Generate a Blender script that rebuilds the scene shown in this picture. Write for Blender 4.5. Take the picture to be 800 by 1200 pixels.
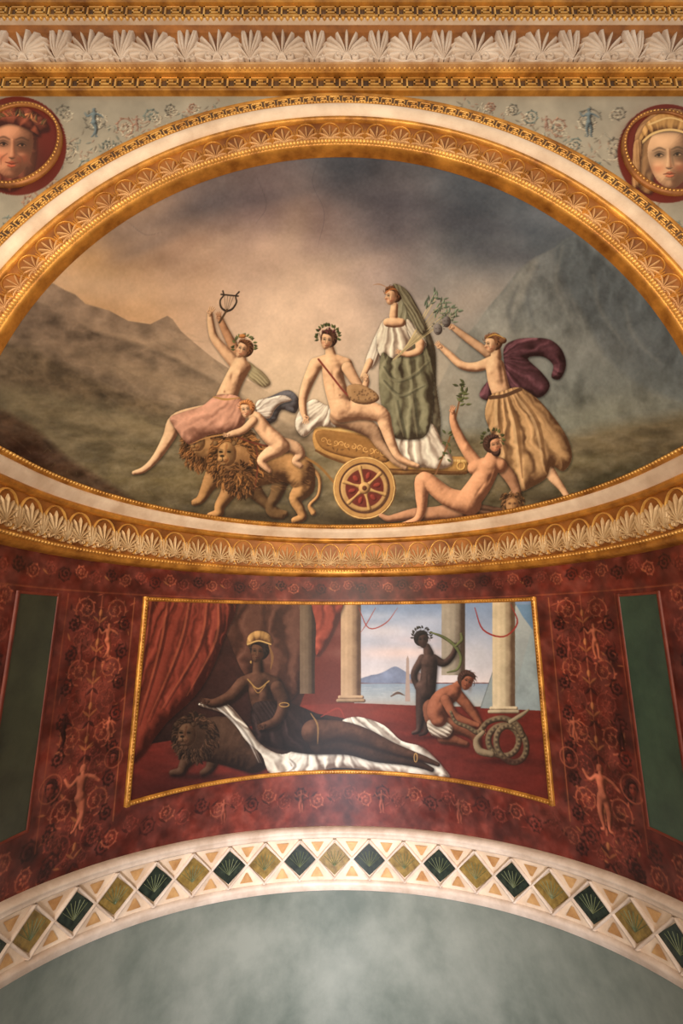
import bpy, math, numpy as np
from math import pi, sin, cos
rng=np.random.RandomState(7)
for o in list(bpy.data.objects): bpy.data.objects.remove(o)
S=3.5; EYE=5.6; F=560.0; PT=math.atan(132/560.0)
R=0.72; CY=1.0; FY=0.86; ZC=0.30
# ------------------------------------------------ helpers
def to_lin(c):
    c=np.clip(np.asarray(c,dtype=np.float64)/255.0,0,1)
    return np.where(c<=0.04045,c/12.92,((c+0.055)/1.055)**2.4)
def proj(P):
    X,Y,Z=P[:,0],P[:,1],P[:,2]
    zc=Y*cos(PT)+Z*sin(PT); yc=-Y*sin(PT)+Z*cos(PT)
    return 400+F*X/zc, 600-F*yc/zc
def catmull(P,n=5,closed=False):
    P=np.asarray(P,dtype=float)
    if len(P)<3 and not closed:
        t=np.linspace(0,1,n+1)[:,None]; return P[0]*(1-t)+P[-1]*t
    if closed: Q=np.vstack([P[-1],P,P[0],P[1]])
    else: Q=np.vstack([2*P[0]-P[1],P,2*P[-1]-P[-2]])
    out=[]
    for i in range(1,len(Q)-2):
        p0,p1,p2,p3=Q[i-1],Q[i],Q[i+1],Q[i+2]
        for k in range(n):
            t=k/n
            out.append(0.5*((2*p1)+(-p0+p2)*t+(2*p0-5*p1+4*p2-p3)*t*t+(-p0+3*p1-3*p2+p3)*t**3))
    if not closed: out.append(P[-1])
    return np.array(out)
def vnoise(h,w,cell,seed,ax=1.0):
    r=np.random.RandomState(seed); cx=cell*ax; gh=int(h/cell)+3; gw=int(w/cx)+3
    g=r.rand(gh,gw).astype(np.float32)
    y=np.arange(h)/cell; x=np.arange(w)/cx
    yi=y.astype(int); xi=x.astype(int); fy=y-yi; fx=x-xi
    fy=(fy*fy*(3-2*fy))[:,None]; fx=(fx*fx*(3-2*fx))[None,:]
    a=g[np.ix_(yi,xi)];b=g[np.ix_(yi,xi+1)];c=g[np.ix_(yi+1,xi)];d=g[np.ix_(yi+1,xi+1)]
    return (a*(1-fx)+b*fx)*(1-fy)+(c*(1-fx)+d*fx)*fy
def fbm(h,w,cell,seed,oc=4,ax=1.0):
    o=0;a=1;t=0
    for i in range(oc):
        o=o+a*vnoise(h,w,max(cell/2**i,1.5),seed+i,ax);t+=a;a*=.55
    return o/t
def blur(H,sg):
    r=int(sg*2.5)+1; k=np.exp(-np.arange(-r,r+1)**2/(2*sg*sg)); k/=k.sum()
    for ax in (0,1):
        P=np.pad(H,[(r,r) if a==ax else (0,0) for a in (0,1)],mode='edge'); o=0
        for i,w in enumerate(k):
            o=o+w*(P[i:i+H.shape[0]] if ax==0 else P[:,i:i+H.shape[1]])
        H=o
    return H
# ------------------------------------------------ fresco paint engine
LD=np.array([-0.58,-0.50,0.64]); LD=LD/np.linalg.norm(LD)
class Sheet:
    def __init__(s,x0,y0,x1,y1,k=2.0,base=(100,100,100)):
        s.x0,s.y0,s.k=x0,y0,k; s.w=int((x1-x0)*k); s.h=int((y1-y0)*k)
        s.img=np.zeros((s.h,s.w,3),np.float32)+np.array(base,np.float32)
        s.X=(np.arange(s.w)+.5)/k+x0; s.Y=(np.arange(s.h)+.5)/k+y0
        s.nz=(fbm(s.h,s.w,9*k,991,3)-.5).astype(np.float32); s.n2=(fbm(s.h,s.w,22*k,555,3)-.5).astype(np.float32)
    def win(s,a,b,c,d):
        i0=max(0,int((a-s.x0)*s.k)-2); i1=min(s.w,int((c-s.x0)*s.k)+3)
        j0=max(0,int((b-s.y0)*s.k)-2); j1=min(s.h,int((d-s.y0)*s.k)+3)
        if i1<=i0 or j1<=j0: return None
        X,Y=np.meshgrid(s.X[i0:i1],s.Y[j0:j1]); return (slice(j0,j1),slice(i0,i1)),X,Y
    def put(s,sl,col,al):
        a=al[...,None]; s.img[sl]=s.img[sl]*(1-a)+col*a
    def occl(s,sl,A,am=.5,sg=2.4):
        """soft painted contact shadow around a form"""
        B=blur(A,sg*s.k*.6); B=np.roll(np.roll(B,int(1.2*s.k),0),int(.9*s.k),1); s.img[sl]*=(1-am*np.clip(B*1.3,0,1)*(1-A))[...,None]
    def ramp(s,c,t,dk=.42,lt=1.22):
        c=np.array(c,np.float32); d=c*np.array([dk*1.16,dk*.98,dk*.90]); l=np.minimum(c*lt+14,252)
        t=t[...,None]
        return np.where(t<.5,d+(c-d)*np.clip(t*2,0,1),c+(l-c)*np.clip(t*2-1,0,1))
    def segs(s,P,X,Y):
        q=np.full(X.shape,9.);nx=np.zeros(X.shape);ny=np.zeros(X.shape);rr=np.ones(X.shape)
        for i in range(len(P)-1):
            a,b=P[i],P[i+1]; dx,dy=b[0]-a[0],b[1]-a[1]; L=dx*dx+dy*dy+1e-9
            t=np.clip(((X-a[0])*dx+(Y-a[1])*dy)/L,0,1)
            ex=X-a[0]-t*dx; ey=Y-a[1]-t*dy; r=np.maximum(a[2]+t*(b[2]-a[2]),.15)
            qq=np.sqrt(ex*ex+ey*ey)/r; mk=qq<q
            q=np.where(mk,qq,q);nx=np.where(mk,ex/r,nx);ny=np.where(mk,ey/r,ny);rr=np.where(mk,r,rr)
        return q,nx,ny,rr
    def limb(s,pts,col,flat=False,al=1.0,dk=.40,lt=1.16,n=5,soft=1.0,oc=False):
        P=catmull(pts,n); m=P[:,2].max()+(6 if oc else 2)
        w=s.win(P[:,0].min()-m,P[:,1].min()-m,P[:,0].max()+m,P[:,1].max()+m)
        if w is None: return
        sl,X,Y=w; q,nx,ny,rr=s.segs(P,X,Y)
        alpha=np.clip((1-q)*rr*s.k/soft+.5,0,1)*al
        if oc: s.occl(sl,alpha)
        if flat: c=np.array(col,np.float32)
        else:
            nz=np.sqrt(np.clip(1-q*q,0,1)); t=nx*LD[0]+ny*LD[1]+nz*LD[2]
            c=s.ramp(col,np.clip(.52+.8*(t-.62)+s.nz[sl]*.35,0,1),dk,lt)
        s.put(sl,c,alpha)
    def body(s,chains,col,dk=.40,lt=1.16,bl=1.25,marks=(),p=4,rel=.95,mt=1.0,oc=True):
        """one continuous painted body: tapering chains fused into one relief, then lit."""
        CH=[catmull(c,5) for c in chains]; al=np.vstack(CH); m=al[:,2].max()+6
        w=s.win(al[:,0].min()-m,al[:,1].min()-m,al[:,0].max()+m,al[:,1].max()+m); sl,X,Y=w
        A=np.zeros(X.shape); H=np.zeros(X.shape)
        for P in CH:
            q,nx,ny,rr=s.segs(P,X,Y); A=np.maximum(A,np.clip((1-q)*rr*s.k+.5,0,1))
            H=H+(rr*np.sqrt(np.clip(1-q*q,0,1)))**p
        H=H**(1./p)
        for mk in marks:
            x,y,rx,ry,am=mk[:5]; ro=mk[5] if len(mk)>5 else 0; c,sn=cos(ro),sin(ro)
            u=((X-x)*c+(Y-y)*sn)/rx; v=(-(X-x)*sn+(Y-y)*c)/ry; H=H+.9*am*np.exp(-u*u-v*v)
        if oc: s.occl(sl,A)
        H=blur(H+s.nz[sl]*1.2,bl*s.k*.6); gy,gx=np.gradient(H*s.k)
        gx=gx*rel;gy=gy*rel; inv=1/np.sqrt(gx*gx+gy*gy+1); t=(-gx*LD[0]-gy*LD[1]+LD[2])*inv
        s.put(sl,s.ramp(col,np.clip(.53+mt*(t-.63)+s.nz[sl]*.3,0,1),dk,lt),A)
    def polyd(s,P,X,Y):
        ins=np.zeros(X.shape,bool); d2=np.full(X.shape,1e9); vx=np.zeros(X.shape);vy=np.zeros(X.shape)
        N=len(P)
        for i in range(N):
            a=P[i];b=P[(i+1)%N]; dx,dy=b[0]-a[0],b[1]-a[1]
            if abs(dy)>1e-9:
                cr=((a[1]>Y)!=(b[1]>Y))&(X<a[0]+(Y-a[1])*dx/dy); ins^=cr
            t=np.clip(((X-a[0])*dx+(Y-a[1])*dy)/(dx*dx+dy*dy+1e-9),0,1)
            ex=X-a[0]-t*dx;ey=Y-a[1]-t*dy;dd=ex*ex+ey*ey;mk=dd<d2
            d2=np.where(mk,dd,d2);vx=np.where(mk,ex,vx);vy=np.where(mk,ey,vy)
        return ins,np.sqrt(d2),vx,vy
    def blob(s,pts,col,rnd=8,flat=False,al=1.0,dk=.42,lt=1.18,soft=1.0,smooth=True,grad=None,n=4,fold=None,tex=0,ts=(1,1)):
        P=catmull(pts,n,True) if smooth else np.asarray(pts,float)
        m=2+soft+(4 if fold else 0)
        w=s.win(P[:,0].min()-m,P[:,1].min()-m,P[:,0].max()+m,P[:,1].max()+m)
        if w is None: return
        sl,X,Y=w; ins,d,vx,vy=s.polyd(P,X,Y); sd=np.where(ins,d,-d); alpha=np.clip(sd*s.k/soft+.5,0,1)*al
        if flat:
            c=np.zeros(X.shape+(3,),np.float32)+np.array(col,np.float32)
            if grad is not None:
                t=np.clip((Y-P[:,1].min())/(np.ptp(P[:,1])+1e-6),0,1)[...,None]; c=c*(1-t)+np.array(grad,np.float32)*t
        else:
            q=np.clip(1-d/rnd,0,1); inv=-q/np.maximum(d,1e-4); nx=vx*inv;ny=vy*inv
            t=nx*LD[0]+ny*LD[1]+np.sqrt(np.clip(1-q*q,0,1))*LD[2]; t=.52+.7*(t-.62)+s.nz[sl]*.25
            if fold is not None:
                s.occl(sl,alpha)
                if fold[0]=='fan': u=np.arctan2(X-fold[1],Y-fold[2])*fold[3]
                else: u=(-(X)*sin(fold[1])+Y*cos(fold[1]))*fold[2]
                ph=u+s.n2[sl]*2.6+s.nz[sl]*.6; ms=1+s.n2[sl]*1.6
                f=.60*(1-2*np.abs(np.sin(ph)))*ms+.36*np.sin(2.3*ph+1.3+s.n2[sl]*4)+.2*np.sin(5.1*ph)
                t=t+fold[4]*1.15*f
            c=s.ramp(col,np.clip(t,0,1),dk,lt)
        if tex:
            hh,ww=X.shape; nn=fbm(hh,ww,14*s.k*ts[0],int(abs(P[0,0]*7+P[0,1]))%9999,4,ts[1])-.5
            rd=1-2*np.abs(fbm(hh,ww,26*s.k*ts[0],int(abs(P[1,0]*3+P[1,1]))%9999,4,ts[1])-.5)*2.2
            c=c*(1+tex*nn[...,None]+tex*.5*(rd[...,None]-.5))
        s.put(sl,c,alpha)
    def line(s,pts,w,col,al=1.0,soft=1.0,n=5,taper=True):
        P=[(p[0],p[1],w) for p in pts]
        if taper and len(P)>1: P[0]=P[0][:2]+(w*.5,); P[-1]=P[-1][:2]+(w*.25,)
        s.limb(P,col,flat=True,al=al,soft=soft,n=n)
    def glow(s,cx,cy,rx,ry,col,al,rot=0):
        m=max(rx,ry)*2.4; w=s.win(cx-m,cy-m,cx+m,cy+m)
        if w is None: return
        sl,X,Y=w; c,sn=cos(rot),sin(rot); u=((X-cx)*c+(Y-cy)*sn)/rx; v=(-(X-cx)*sn+(Y-cy)*c)/ry
        s.put(sl,np.array(col,np.float32),np.exp(-(u*u+v*v))*al)
    def folds(s,lines,dark,light,w=1.3,al=.6):
        for L in lines:
            s.line(L,w,dark,al,soft=2.6); s.line([(p[0]-w*1.7,p[1]-.4) for p in L],w*.8,light,al*.8,soft=2.6)
    def ell(s,cx,cy,rx,ry,col,rot=0,**k):
        a=np.linspace(0,2*pi,14,endpoint=False)
        s.blob([(cx+rx*cos(t)*cos(rot)-ry*sin(t)*sin(rot),cy+rx*cos(t)*sin(rot)+ry*sin(t)*cos(rot)) for t in a],col,**k)
    def ring(s,cx,cy,rx,ry,w,col,rot=0,**k):
        a=np.linspace(0,2*pi,17)
        s.limb([(cx+rx*cos(t)*cos(rot)-ry*sin(t)*sin(rot),cy+rx*cos(t)*sin(rot)+ry*sin(t)*cos(rot),w) for t in a],col,n=2,**k)
    def leaf(s,x,y,a,L,w,col,al=1):
        s.limb([(x,y,.2*w),(x+.45*L*cos(a),y+.45*L*sin(a),w),(x+L*cos(a),y+L*sin(a),.15*w)],col,al=al,n=3)
    def spiral(s,cx,cy,r,turns,sgn,st,col,w,al=1.0,leaves=True):
        n=int(14*turns)+2;P=[]
        for i in range(n):
            f=i/(n-1); a=st+sgn*f*turns*2*pi; rr=r*(1-.88*f)
            P.append((cx+rr*cos(a),cy+rr*sin(a),w*(1-.5*f)))
        s.limb(P,col,al=al,n=2,dk=.75)
        if leaves:
            for i in range(1,n-3,2):
                f=i/(n-1);a=st+sgn*f*turns*2*pi; s.leaf(P[i][0],P[i][1],a+sgn*.9,r*.36*(1-.5*f),w*1.2,np.array(col)*rng.uniform(.75,1.2),al)
                s.leaf(P[i][0],P[i][1],a+sgn*.9+2.2,r*.22*(1-.5*f),w*.9,np.array(col)*rng.uniform(.6,1.1),al)
            for k in range(5): s.leaf(P[-1][0],P[-1][1],k*1.256,r*.22,w*1.0,col,al)
    def head(s,cx,cy,r,ang,f,skin,hair,beard=False,band=None):
        c,sn=cos(ang),sin(ang); skin=np.array(skin,float); hair=np.array(hair,float)
        T=lambda u,v:(cx+r*(u*c-v*sn),cy+r*(u*sn+v*c))
        g=1 if f>=0 else -1; pr=max(0,abs(f)-.45); o=.18*f
        s.blob([T(-.3*f+1.0*cos(t)*.92,-.22+1.0*sin(t)) for t in np.linspace(0,2*pi,12,endpoint=False)],hair,rnd=r*.6)
        s.blob([T(o-g*.6,-.5),T(o-g*.2,-.92),T(o+g*.38,-.86),T(o+g*.62,-.42),T(o+g*(.6+.04*pr),-.14),T(o+g*(.64+.5*pr),.24),T(o+g*(.56+.1*pr),.40),T(o+g*(.56+.2*pr),.56),T(o+g*(.40+.25*pr),.86),T(o+g*.12,1.0),T(o-g*.32,.72),T(o-g*.58,.15)],skin,rnd=r*.8,lt=1.12,dk=.5)
        ex=.34*f; sp=.30*(1-.35*abs(f)); dk=skin*.34; md=skin*.58
        s.glow(*T(ex-.5,.4),.24*r,.5*r,md*1.1,.2); s.glow(*T(ex+.44,.35),.24*r,.55*r,md,.5); s.glow(*T(ex,.95),.4*r,.12*r,md,.4)
        for k in (-1,1):
            if abs(f)>.75 and k==-g: continue
            x=ex+k*sp; sz=1 if k!=g or abs(f)<.3 else .8
            s.glow(*T(x,-.12),.2*r*sz,.13*r,md*.85,.6)
            s.line([T(x-.13*sz,-.06),T(x,-.1),T(x+.13*sz,-.05)],.042*r,dk,al=.85,taper=False); s.glow(*T(x,-.05),.05*r,.06*r,dk*.7,.8)
            s.line([T(x-.18*sz,-.22),T(x,-.29),T(x+.18*sz,-.24)],.035*r,md*.6,al=.6)
        s.line([T(ex+.04*g,-.18),T(ex+g*.12,.1),T(ex+g*.17,.26)],.04*r,md,al=.55,soft=1.6); s.line([T(ex-.04,.32),T(ex+.06*g,.34),T(ex+g*.16,.29)],.035*r,md*.7,al=.7)
        s.glow(*T(ex+.02*g,.08),.06*r,.18*r,np.minimum(skin*1.12+10,250),.5)
        s.line([T(ex*.9-.15,.53),T(ex*.9,.51),T(ex*.9+.15,.53)],.036*r,skin*np.array([.58,.34,.34]),al=.85,taper=False)
        s.line([T(ex*.9-.09,.59),T(ex*.9+.09,.59)],.045*r,skin*np.array([.86,.6,.62]),al=.7,soft=1.5); s.glow(*T(ex*.9,.7),.14*r,.05*r,md,.4)
        s.glow(*T(ex+.3,.32),.2*r,.16*r,skin*np.array([.97,.66,.62]),.3); s.glow(*T(ex-.34,.34),.2*r,.16*r,skin*np.array([.97,.66,.62]),.28)
        if beard: s.blob([T(-.55,.3),T(-.1,.68),T(.4,.6),T(.6,.4),T(.64,.85),T(.3,1.25),T(-.25,1.05)],hair,rnd=r*.4)
        s.blob([T(o-g*.66,.2),T(o-g*1.0,-.3),T(o-g*.72,-.92),T(0,-1.2),T(o+g*.55,-1.02),T(o+g*.72,-.5),T(o+g*.48,-.68),T(0,-.62),T(o-g*.4,-.38),T(o-g*.48,.0)],hair,rnd=r*.4)
        for k in range(22):
            a=-3.3+k*.17; q=.62+.1*(k%3); v=hair*(1.55 if k%2 else .55)+(10 if k%2 else 0)
            s.line([T(o*.6+q*cos(a),-.32+.62*sin(a)*q/.7),T(o*.4+(q+.2)*cos(a+.14),-.28+(q+.2)*sin(a+.12)),T(o*.2+(q+.3)*cos(a+.35),-.24+(q+.26)*sin(a+.3))],.04*r,v,al=.6)
        if band is not None: s.line([T(-.8,-.42),T(-.3,-.76),T(.3,-.8),T(.66,-.56)],.07*r,band,taper=False)
    def bighead(s,cx,cy,r,ang,f,skin,hair,smile=0):
        c,sn=cos(ang),sin(ang); skin=np.array(skin,float)
        T=lambda u,v:(cx+r*(u*c-v*sn),cy+r*(u*sn+v*c)); R3=lambda u,v,q:T(u,v)+(q*r,)
        g=1 if f>=0 else -1; o=.1*f; e=.22*f
        s.blob([T(o-.7,-.35),T(o-.45,-.85),T(o,-1.0),T(o+.45,-.85),T(o+.7,-.35),T(o+.66,.2),T(o+.48,.66),T(o+.2,.95),T(o-.1,.98),T(o-.44,.72),T(o-.66,.2)],skin,rnd=r*.8,dk=.42,lt=1.12)
        dk=skin*.28; md=skin*.52; hi=np.minimum(skin*1.15+10,248); rd=skin*np.array([.95,.62,.56])
        s.glow(*T(o+.5,.3),.34*r,.8*r,md,.7); s.glow(*T(o-.66,.4),.16*r,.5*r,md,.5); s.glow(*T(e-.1,-.6),.4*r,.2*r,hi,.35); s.glow(*T(o,-.95),.6*r,.16*r,md,.6)
        for k in (-1,1):
            x=e+k*.30; s.glow(*T(x,-.14),.25*r,.15*r,md*.85,.85); s.glow(*T(e+k*.36,.32),.22*r,.18*r,rd,.4); s.glow(*T(e+k*.34-.04,.2),.14*r,.07*r,hi,.4)
            s.ell(*T(x,-.10),.11*r,.04*r,skin*.9,rot=ang,flat=True,al=.8,soft=2); s.ell(*T(x+.02*g,-.105),.05*r,.042*r,dk*.8,rot=ang,flat=True,soft=2)
            s.line([T(x-.15,-.08),T(x,-.155),T(x+.15,-.09)],.026*r,dk,al=.9,soft=1.6); s.line([T(x-.12,-.06),T(x,-.04),T(x+.12,-.06)],.014*r,md*.8,al=.7,soft=1.6)
            s.line([T(x-.15,-.19),T(x,-.235),T(x+.16,-.18)],.014*r,md*.7,al=.5,soft=2)
            s.line([T(x-k*.2,-.27),T(x,-.34),T(x+k*.22,-.26)],.03*r,md*.6,al=.65,soft=4)
        s.limb([R3(e,-.25,.05),R3(e+.01*g,.1,.07),R3(e+.02*g,.25,.10)],skin,dk=.55,lt=1.2,soft=6,al=.85)
        s.line([T(e+.09,-.2),T(e+.12,.1),T(e+.15,.26)],.035*r,md,al=.6,soft=5); s.line([T(e-.09,.32),T(e,.35),T(e+.11,.32)],.024*r,dk*1.4,al=.8,soft=2)
        q=.04*smile
        s.line([T(e-.2,.52-q),T(e-.06,.51),T(e,.53),T(e+.06,.51),T(e+.2,.52-q)],.026*r,rd*.55,al=.9,soft=1.6); s.limb([R3(e-.12,.58,.025),R3(e,.60,.045),R3(e+.12,.58,.025)],rd,al=.8,soft=2)
        s.line([T(e-.1,.48),T(e-.03,.46),T(e,.475),T(e+.03,.46),T(e+.1,.48)],.022*r,rd*.85,al=.8,soft=2)
        s.glow(*T(e,.70),.15*r,.045*r,md,.55); s.glow(*T(e-.03,.84),.13*r,.09*r,hi,.3)
        if smile:
            for k in (-1,1): s.line([T(e+k*.16,.2),T(e+k*.34,.36),T(e+k*.34,.56)],.024*r,md,al=.6,soft=4)
    def wreath(s,cx,cy,r,col,n=16,a0=-3.3,a1=.2):
        for i in range(n):
            a=a0+(a1-a0)*i/(n-1); x,y=cx+r*cos(a),cy+r*sin(a)
            s.leaf(x,y,a+rng.uniform(-.9,.9),r*.42,r*.11,np.array(col)*rng.uniform(.7,1.35))
    def hand(s,x,y,a,L,skin,spread=.22,curl=.3):
        s.limb([(x,y,L*.18),(x+.42*L*cos(a),y+.42*L*sin(a),L*.22)],skin,n=2)
        for i,ln in enumerate((.5,.58,.54,.42)):
            b=a+(i-1.5)*spread; px=x+.45*L*cos(a)+(i-1.5)*.13*L*cos(a+pi/2); py=y+.45*L*sin(a)+(i-1.5)*.13*L*sin(a+pi/2)
            mx,my=px+ln*.55*L*cos(b),py+ln*.55*L*sin(b)
            s.limb([(px,py,L*.085),(mx,my,L*.075),(mx+ln*.45*L*cos(b+curl),my+ln*.45*L*sin(b+curl),L*.05)],skin,n=2,dk=.5)
        b=a-1.0; s.limb([(x+.1*L*cos(a),y+.1*L*sin(a),L*.1),(x+.45*L*cos(b),y+.45*L*sin(b),L*.08),(x+.6*L*cos(b+.5),y+.6*L*sin(b+.5),L*.05)],skin,n=2)
    def mane(s,cx,cy,r,col,n=200,ry=1.0,seed=1,w=.75):
        rg=np.random.RandomState(seed)
        for i in range(n):
            a=rg.uniform(0,2*pi);rr=r*rg.uniform(.4,.9)**.8;x=cx+rr*cos(a);y=cy+rr*sin(a)*ry
            c=np.array(col)*rg.choice([.5,.7,.9,1.1,1.3])
            L=r*rg.uniform(.2,.36); dx,dy=cos(a),sin(a)*ry+1.0; q=math.hypot(dx,dy)+1e-6; dx/=q;dy/=q; k=rg.choice((-1,1))*.45
            s.limb([(x,y,w),(x+L*.5*dx-k*L*.5*dy,y+L*.5*dy+k*L*.5*dx,w*1.4),(x+L*dx,y+L*dy,w*.4)],c,n=2,soft=1.6)
    def lionface(s,cx,cy,r,g,c0=(172,130,82)):
        c0=np.array(c0,float)
        s.ell(cx,cy,r*.66,r*.86,c0,rnd=r*.8,soft=5); s.glow(cx+r*.3,cy+r*.1,r*.3,r*.6,c0*.6,.5)
        s.limb([(cx+g*r*.12,cy-r*.6,r*.14),(cx+g*r*.28,cy+r*.1,r*.18)],c0*1.04,soft=4,dk=.7)
        s.ell(cx+g*r*.28,cy+r*.36,r*.40,r*.30,c0*1.08,rnd=r*.4,soft=4,dk=.6)
        s.ell(cx+g*r*.34,cy+r*.14,r*.16,r*.09,c0*.34,flat=True,soft=2)
        s.line([(cx+g*r*.33,cy+r*.22),(cx+g*r*.32,cy+r*.46),(cx+g*r*.6,cy+r*.54)],.04*r,c0*.34); s.line([(cx+g*r*.32,cy+r*.46),(cx,cy+r*.56)],.04*r,c0*.34)
        s.ell(cx+g*r*.28,cy+r*.70,r*.22,r*.12,c0*.8,rnd=r*.2,soft=3)
        for k in (-1,1):
            ex=cx+g*r*.15+k*r*.28; s.glow(ex,cy-r*.16,r*.16,r*.12,c0*.42,.85); s.line([(ex-r*.08,cy-r*.15),(ex+r*.08,cy-r*.13)],.05*r,c0*.2,taper=False)
            s.line([(ex-k*r*.12,cy-r*.28),(ex+k*r*.2,cy-r*.38)],.06*r,c0*.7,soft=3); s.ell(ex+k*r*.36,cy-r*.74,r*.17,r*.18,c0*.7,rnd=r*.15,soft=3)
            for j in range(3): s.glow(cx+g*r*.28+k*r*(.14+.07*j),cy+r*(.36+.05*j),.5,.5,c0*.4,.6)

# ================================================ LUNETTE FRESCO (Bacchus and Ariadne)
M=Sheet(-170,100,970,670,2.0,(90,90,98))
XX,YY=np.meshgrid(M.X,M.Y)
def field(sh,pts,p=2.6):
    out=np.zeros_like(sh.img);ws=np.zeros(sh.img.shape[:2],np.float32)
    X,Y=np.meshgrid(sh.X,sh.Y)
    for x,y,c in pts:
        w=1/(((X-x)**2+(Y-y)**2)+900)**(p/2); out+=w[...,None]*np.array(c,np.float32); ws+=w
    sh.img[:]=out/ws[...,None]
field(M,[(400,190,(82,88,98)),(250,225,(108,98,98)),(550,225,(86,94,104)),(150,270,(166,140,120)),(220,300,(184,152,130)),(100,320,(222,176,124)),(50,340,(218,176,132)),(300,300,(194,164,148)),(360,260,(142,122,120)),(330,370,(230,202,176)),(380,350,(222,194,172)),(300,240,(122,106,108)),(450,260,(110,106,114)),(430,310,(176,158,152)),(560,280,(108,114,122)),(620,260,(96,106,116)),(540,340,(158,154,150)),(620,340,(142,148,150)),(700,300,(110,118,126)),(760,380,(108,120,124)),(330,430,(234,206,174)),(230,340,(212,176,144)),(160,360,(224,180,134)),(-60,380,(158,130,100)),(860,380,(94,106,112)),(600,420,(144,146,138)),(480,450,(186,172,150)),(700,450,(106,118,118)),(-60,250,(116,102,98)),(860,250,(76,84,94)),(340,500,(182,162,132)),(400,130,(66,70,82))],3.2)
n1=fbm(M.h,M.w,150,3,5,1.7)-.5; n2=fbm(M.h,M.w,60,31,4,1.6)-.5
M.img+= (n1*60+n2*32)[...,None]*np.array([1.05,.98,.95],np.float32)*np.clip((560-YY)/300,.25,1)[...,None]
for (x,y,rx,ry,al,r) in [(330,345,80,40,.4,-.3),(300,300,60,22,.35,-.5),(400,380,60,50,.35,0),(120,335,90,20,.45,.1),(560,350,70,25,.25,-.3),(345,270,20,50,.28,.2),(390,310,60,14,.3,-.2),(250,290,50,10,.3,-.5),(320,410,70,40,.3,0)]:
    M.glow(x,y,rx,ry,(240,210,180),al,r)
for (x,y,rx,ry,al,r) in [(230,245,90,14,.35,-.35),(480,240,110,18,.4,.2),(600,300,80,12,.3,.2),(440,290,60,10,.2,-.3),(180,285,60,8,.2,-.4),(320,230,60,9,.25,-.2),(540,265,60,9,.25,.1)]:
    M.glow(x,y,rx,ry,(76,78,90),al,r)
# layered hills left, cliffs right
M.blob([(-170,330),(30,338),(62,332),(76,340),(88,345),(100,356),(128,364),(150,376),(176,380),(196,370),(202,374),(212,388),(228,402),(250,420),(290,446),(340,474),(400,520),(430,620),(-170,620)],(156,132,110),flat=True,grad=(138,120,96),soft=2,smooth=False,tex=.3,ts=(.8,1.5))
M.glow(120,400,120,16,(196,166,132),.4,.2); M.glow(320,460,70,40,(212,188,158),.7)
M.blob([(-170,350),(-10,346),(36,352),(62,362),(110,388),(160,402),(205,420),(235,436),(262,450),(300,474),(360,510),(380,620),(-170,620)],(128,108,90),flat=True,grad=(116,102,80),soft=10,smooth=False,tex=.46,ts=(.8,1.6))
M.glow(170,440,110,14,(178,152,120),.5,.3); M.glow(330,480,60,24,(192,170,140),.6)
M.blob([(-170,400),(-10,396),(40,410),(90,436),(150,462),(210,478),(270,510),(330,540),(350,620),(-170,620)],(110,94,74),flat=True,grad=(84,72,52),soft=20,smooth=False,tex=.55,ts=(.7,1.6))
M.blob([(540,400),(560,378),(572,360),(588,342),(600,326),(612,312),(630,300),(650,290),(662,280),(676,274),(690,282),(706,298),(730,318),(760,350),(800,396),(970,480),(970,620),(540,620),(500,480)],(116,122,124),flat=True,grad=(112,114,100),soft=5,smooth=False,tex=.38,ts=(1.2,.7))
M.glow(530,450,50,60,(168,158,140),.75)
M.blob([(650,292),(674,276),(700,298),(760,352),(800,400),(900,460),(800,470),(720,430),(684,370),(660,330)],(86,94,98),flat=True,soft=16,al=.75,tex=.42,ts=(1.2,.6))
M.blob([(556,384),(574,358),(592,338),(612,314),(630,304),(622,336),(604,366),(588,396)],(160,160,152),flat=True,soft=14,al=.6,tex=.35)
for L in [[(632,310),(618,344),(626,384)],[(668,286),(660,330),(676,372)],[(704,320),(712,360),(742,404)],[(606,336),(596,364),(604,392)],[(740,352),(752,392),(784,424)]]:
    M.line(L,3,(82,88,92),.35,soft=9); M.line([(p[0]-9,p[1]+3) for p in L],2.5,(146,148,142),.3,soft=9)
M.glow(640,420,100,26,(150,152,146),.5,-.1);M.glow(720,440,110,18,(134,140,134),.4,.1);M.glow(590,400,40,20,(164,160,148),.4)
# ground
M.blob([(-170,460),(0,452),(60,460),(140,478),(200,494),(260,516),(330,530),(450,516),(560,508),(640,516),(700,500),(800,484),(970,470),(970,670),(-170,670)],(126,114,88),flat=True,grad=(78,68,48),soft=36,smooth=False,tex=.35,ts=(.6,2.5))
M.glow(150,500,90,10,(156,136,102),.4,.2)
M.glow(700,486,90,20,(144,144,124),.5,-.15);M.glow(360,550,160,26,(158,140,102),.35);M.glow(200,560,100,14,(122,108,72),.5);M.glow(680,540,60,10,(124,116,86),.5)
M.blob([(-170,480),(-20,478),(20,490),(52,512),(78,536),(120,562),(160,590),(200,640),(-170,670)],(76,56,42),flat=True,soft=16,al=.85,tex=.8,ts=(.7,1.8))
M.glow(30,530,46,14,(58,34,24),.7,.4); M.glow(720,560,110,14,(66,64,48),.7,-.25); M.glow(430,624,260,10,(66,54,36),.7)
g3=(fbm(M.h,M.w,16,77,4,2.2)-.5)*46*np.clip((YY-440)/90,0,1); M.img+=g3[...,None]
for i in range(560):
    x=rng.uniform(0,800);y=rng.uniform(525,622)
    M.line([(x,y),(x+rng.uniform(-6,8),y-rng.uniform(2,7))],.5,np.array((118,108,66))*rng.uniform(.5,1.25),al=.45,n=1)
for i in range(110):
    x=rng.uniform(0,250);y=rng.uniform(385,520)
    M.line([(x,y),(x+rng.uniform(10,34),y+rng.uniform(3,16))],1.6,np.array((140,122,100))*rng.uniform(.6,1.2),al=.22,soft=5,n=1)
SK=(220,176,136); SKD=(192,144,106)
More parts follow.
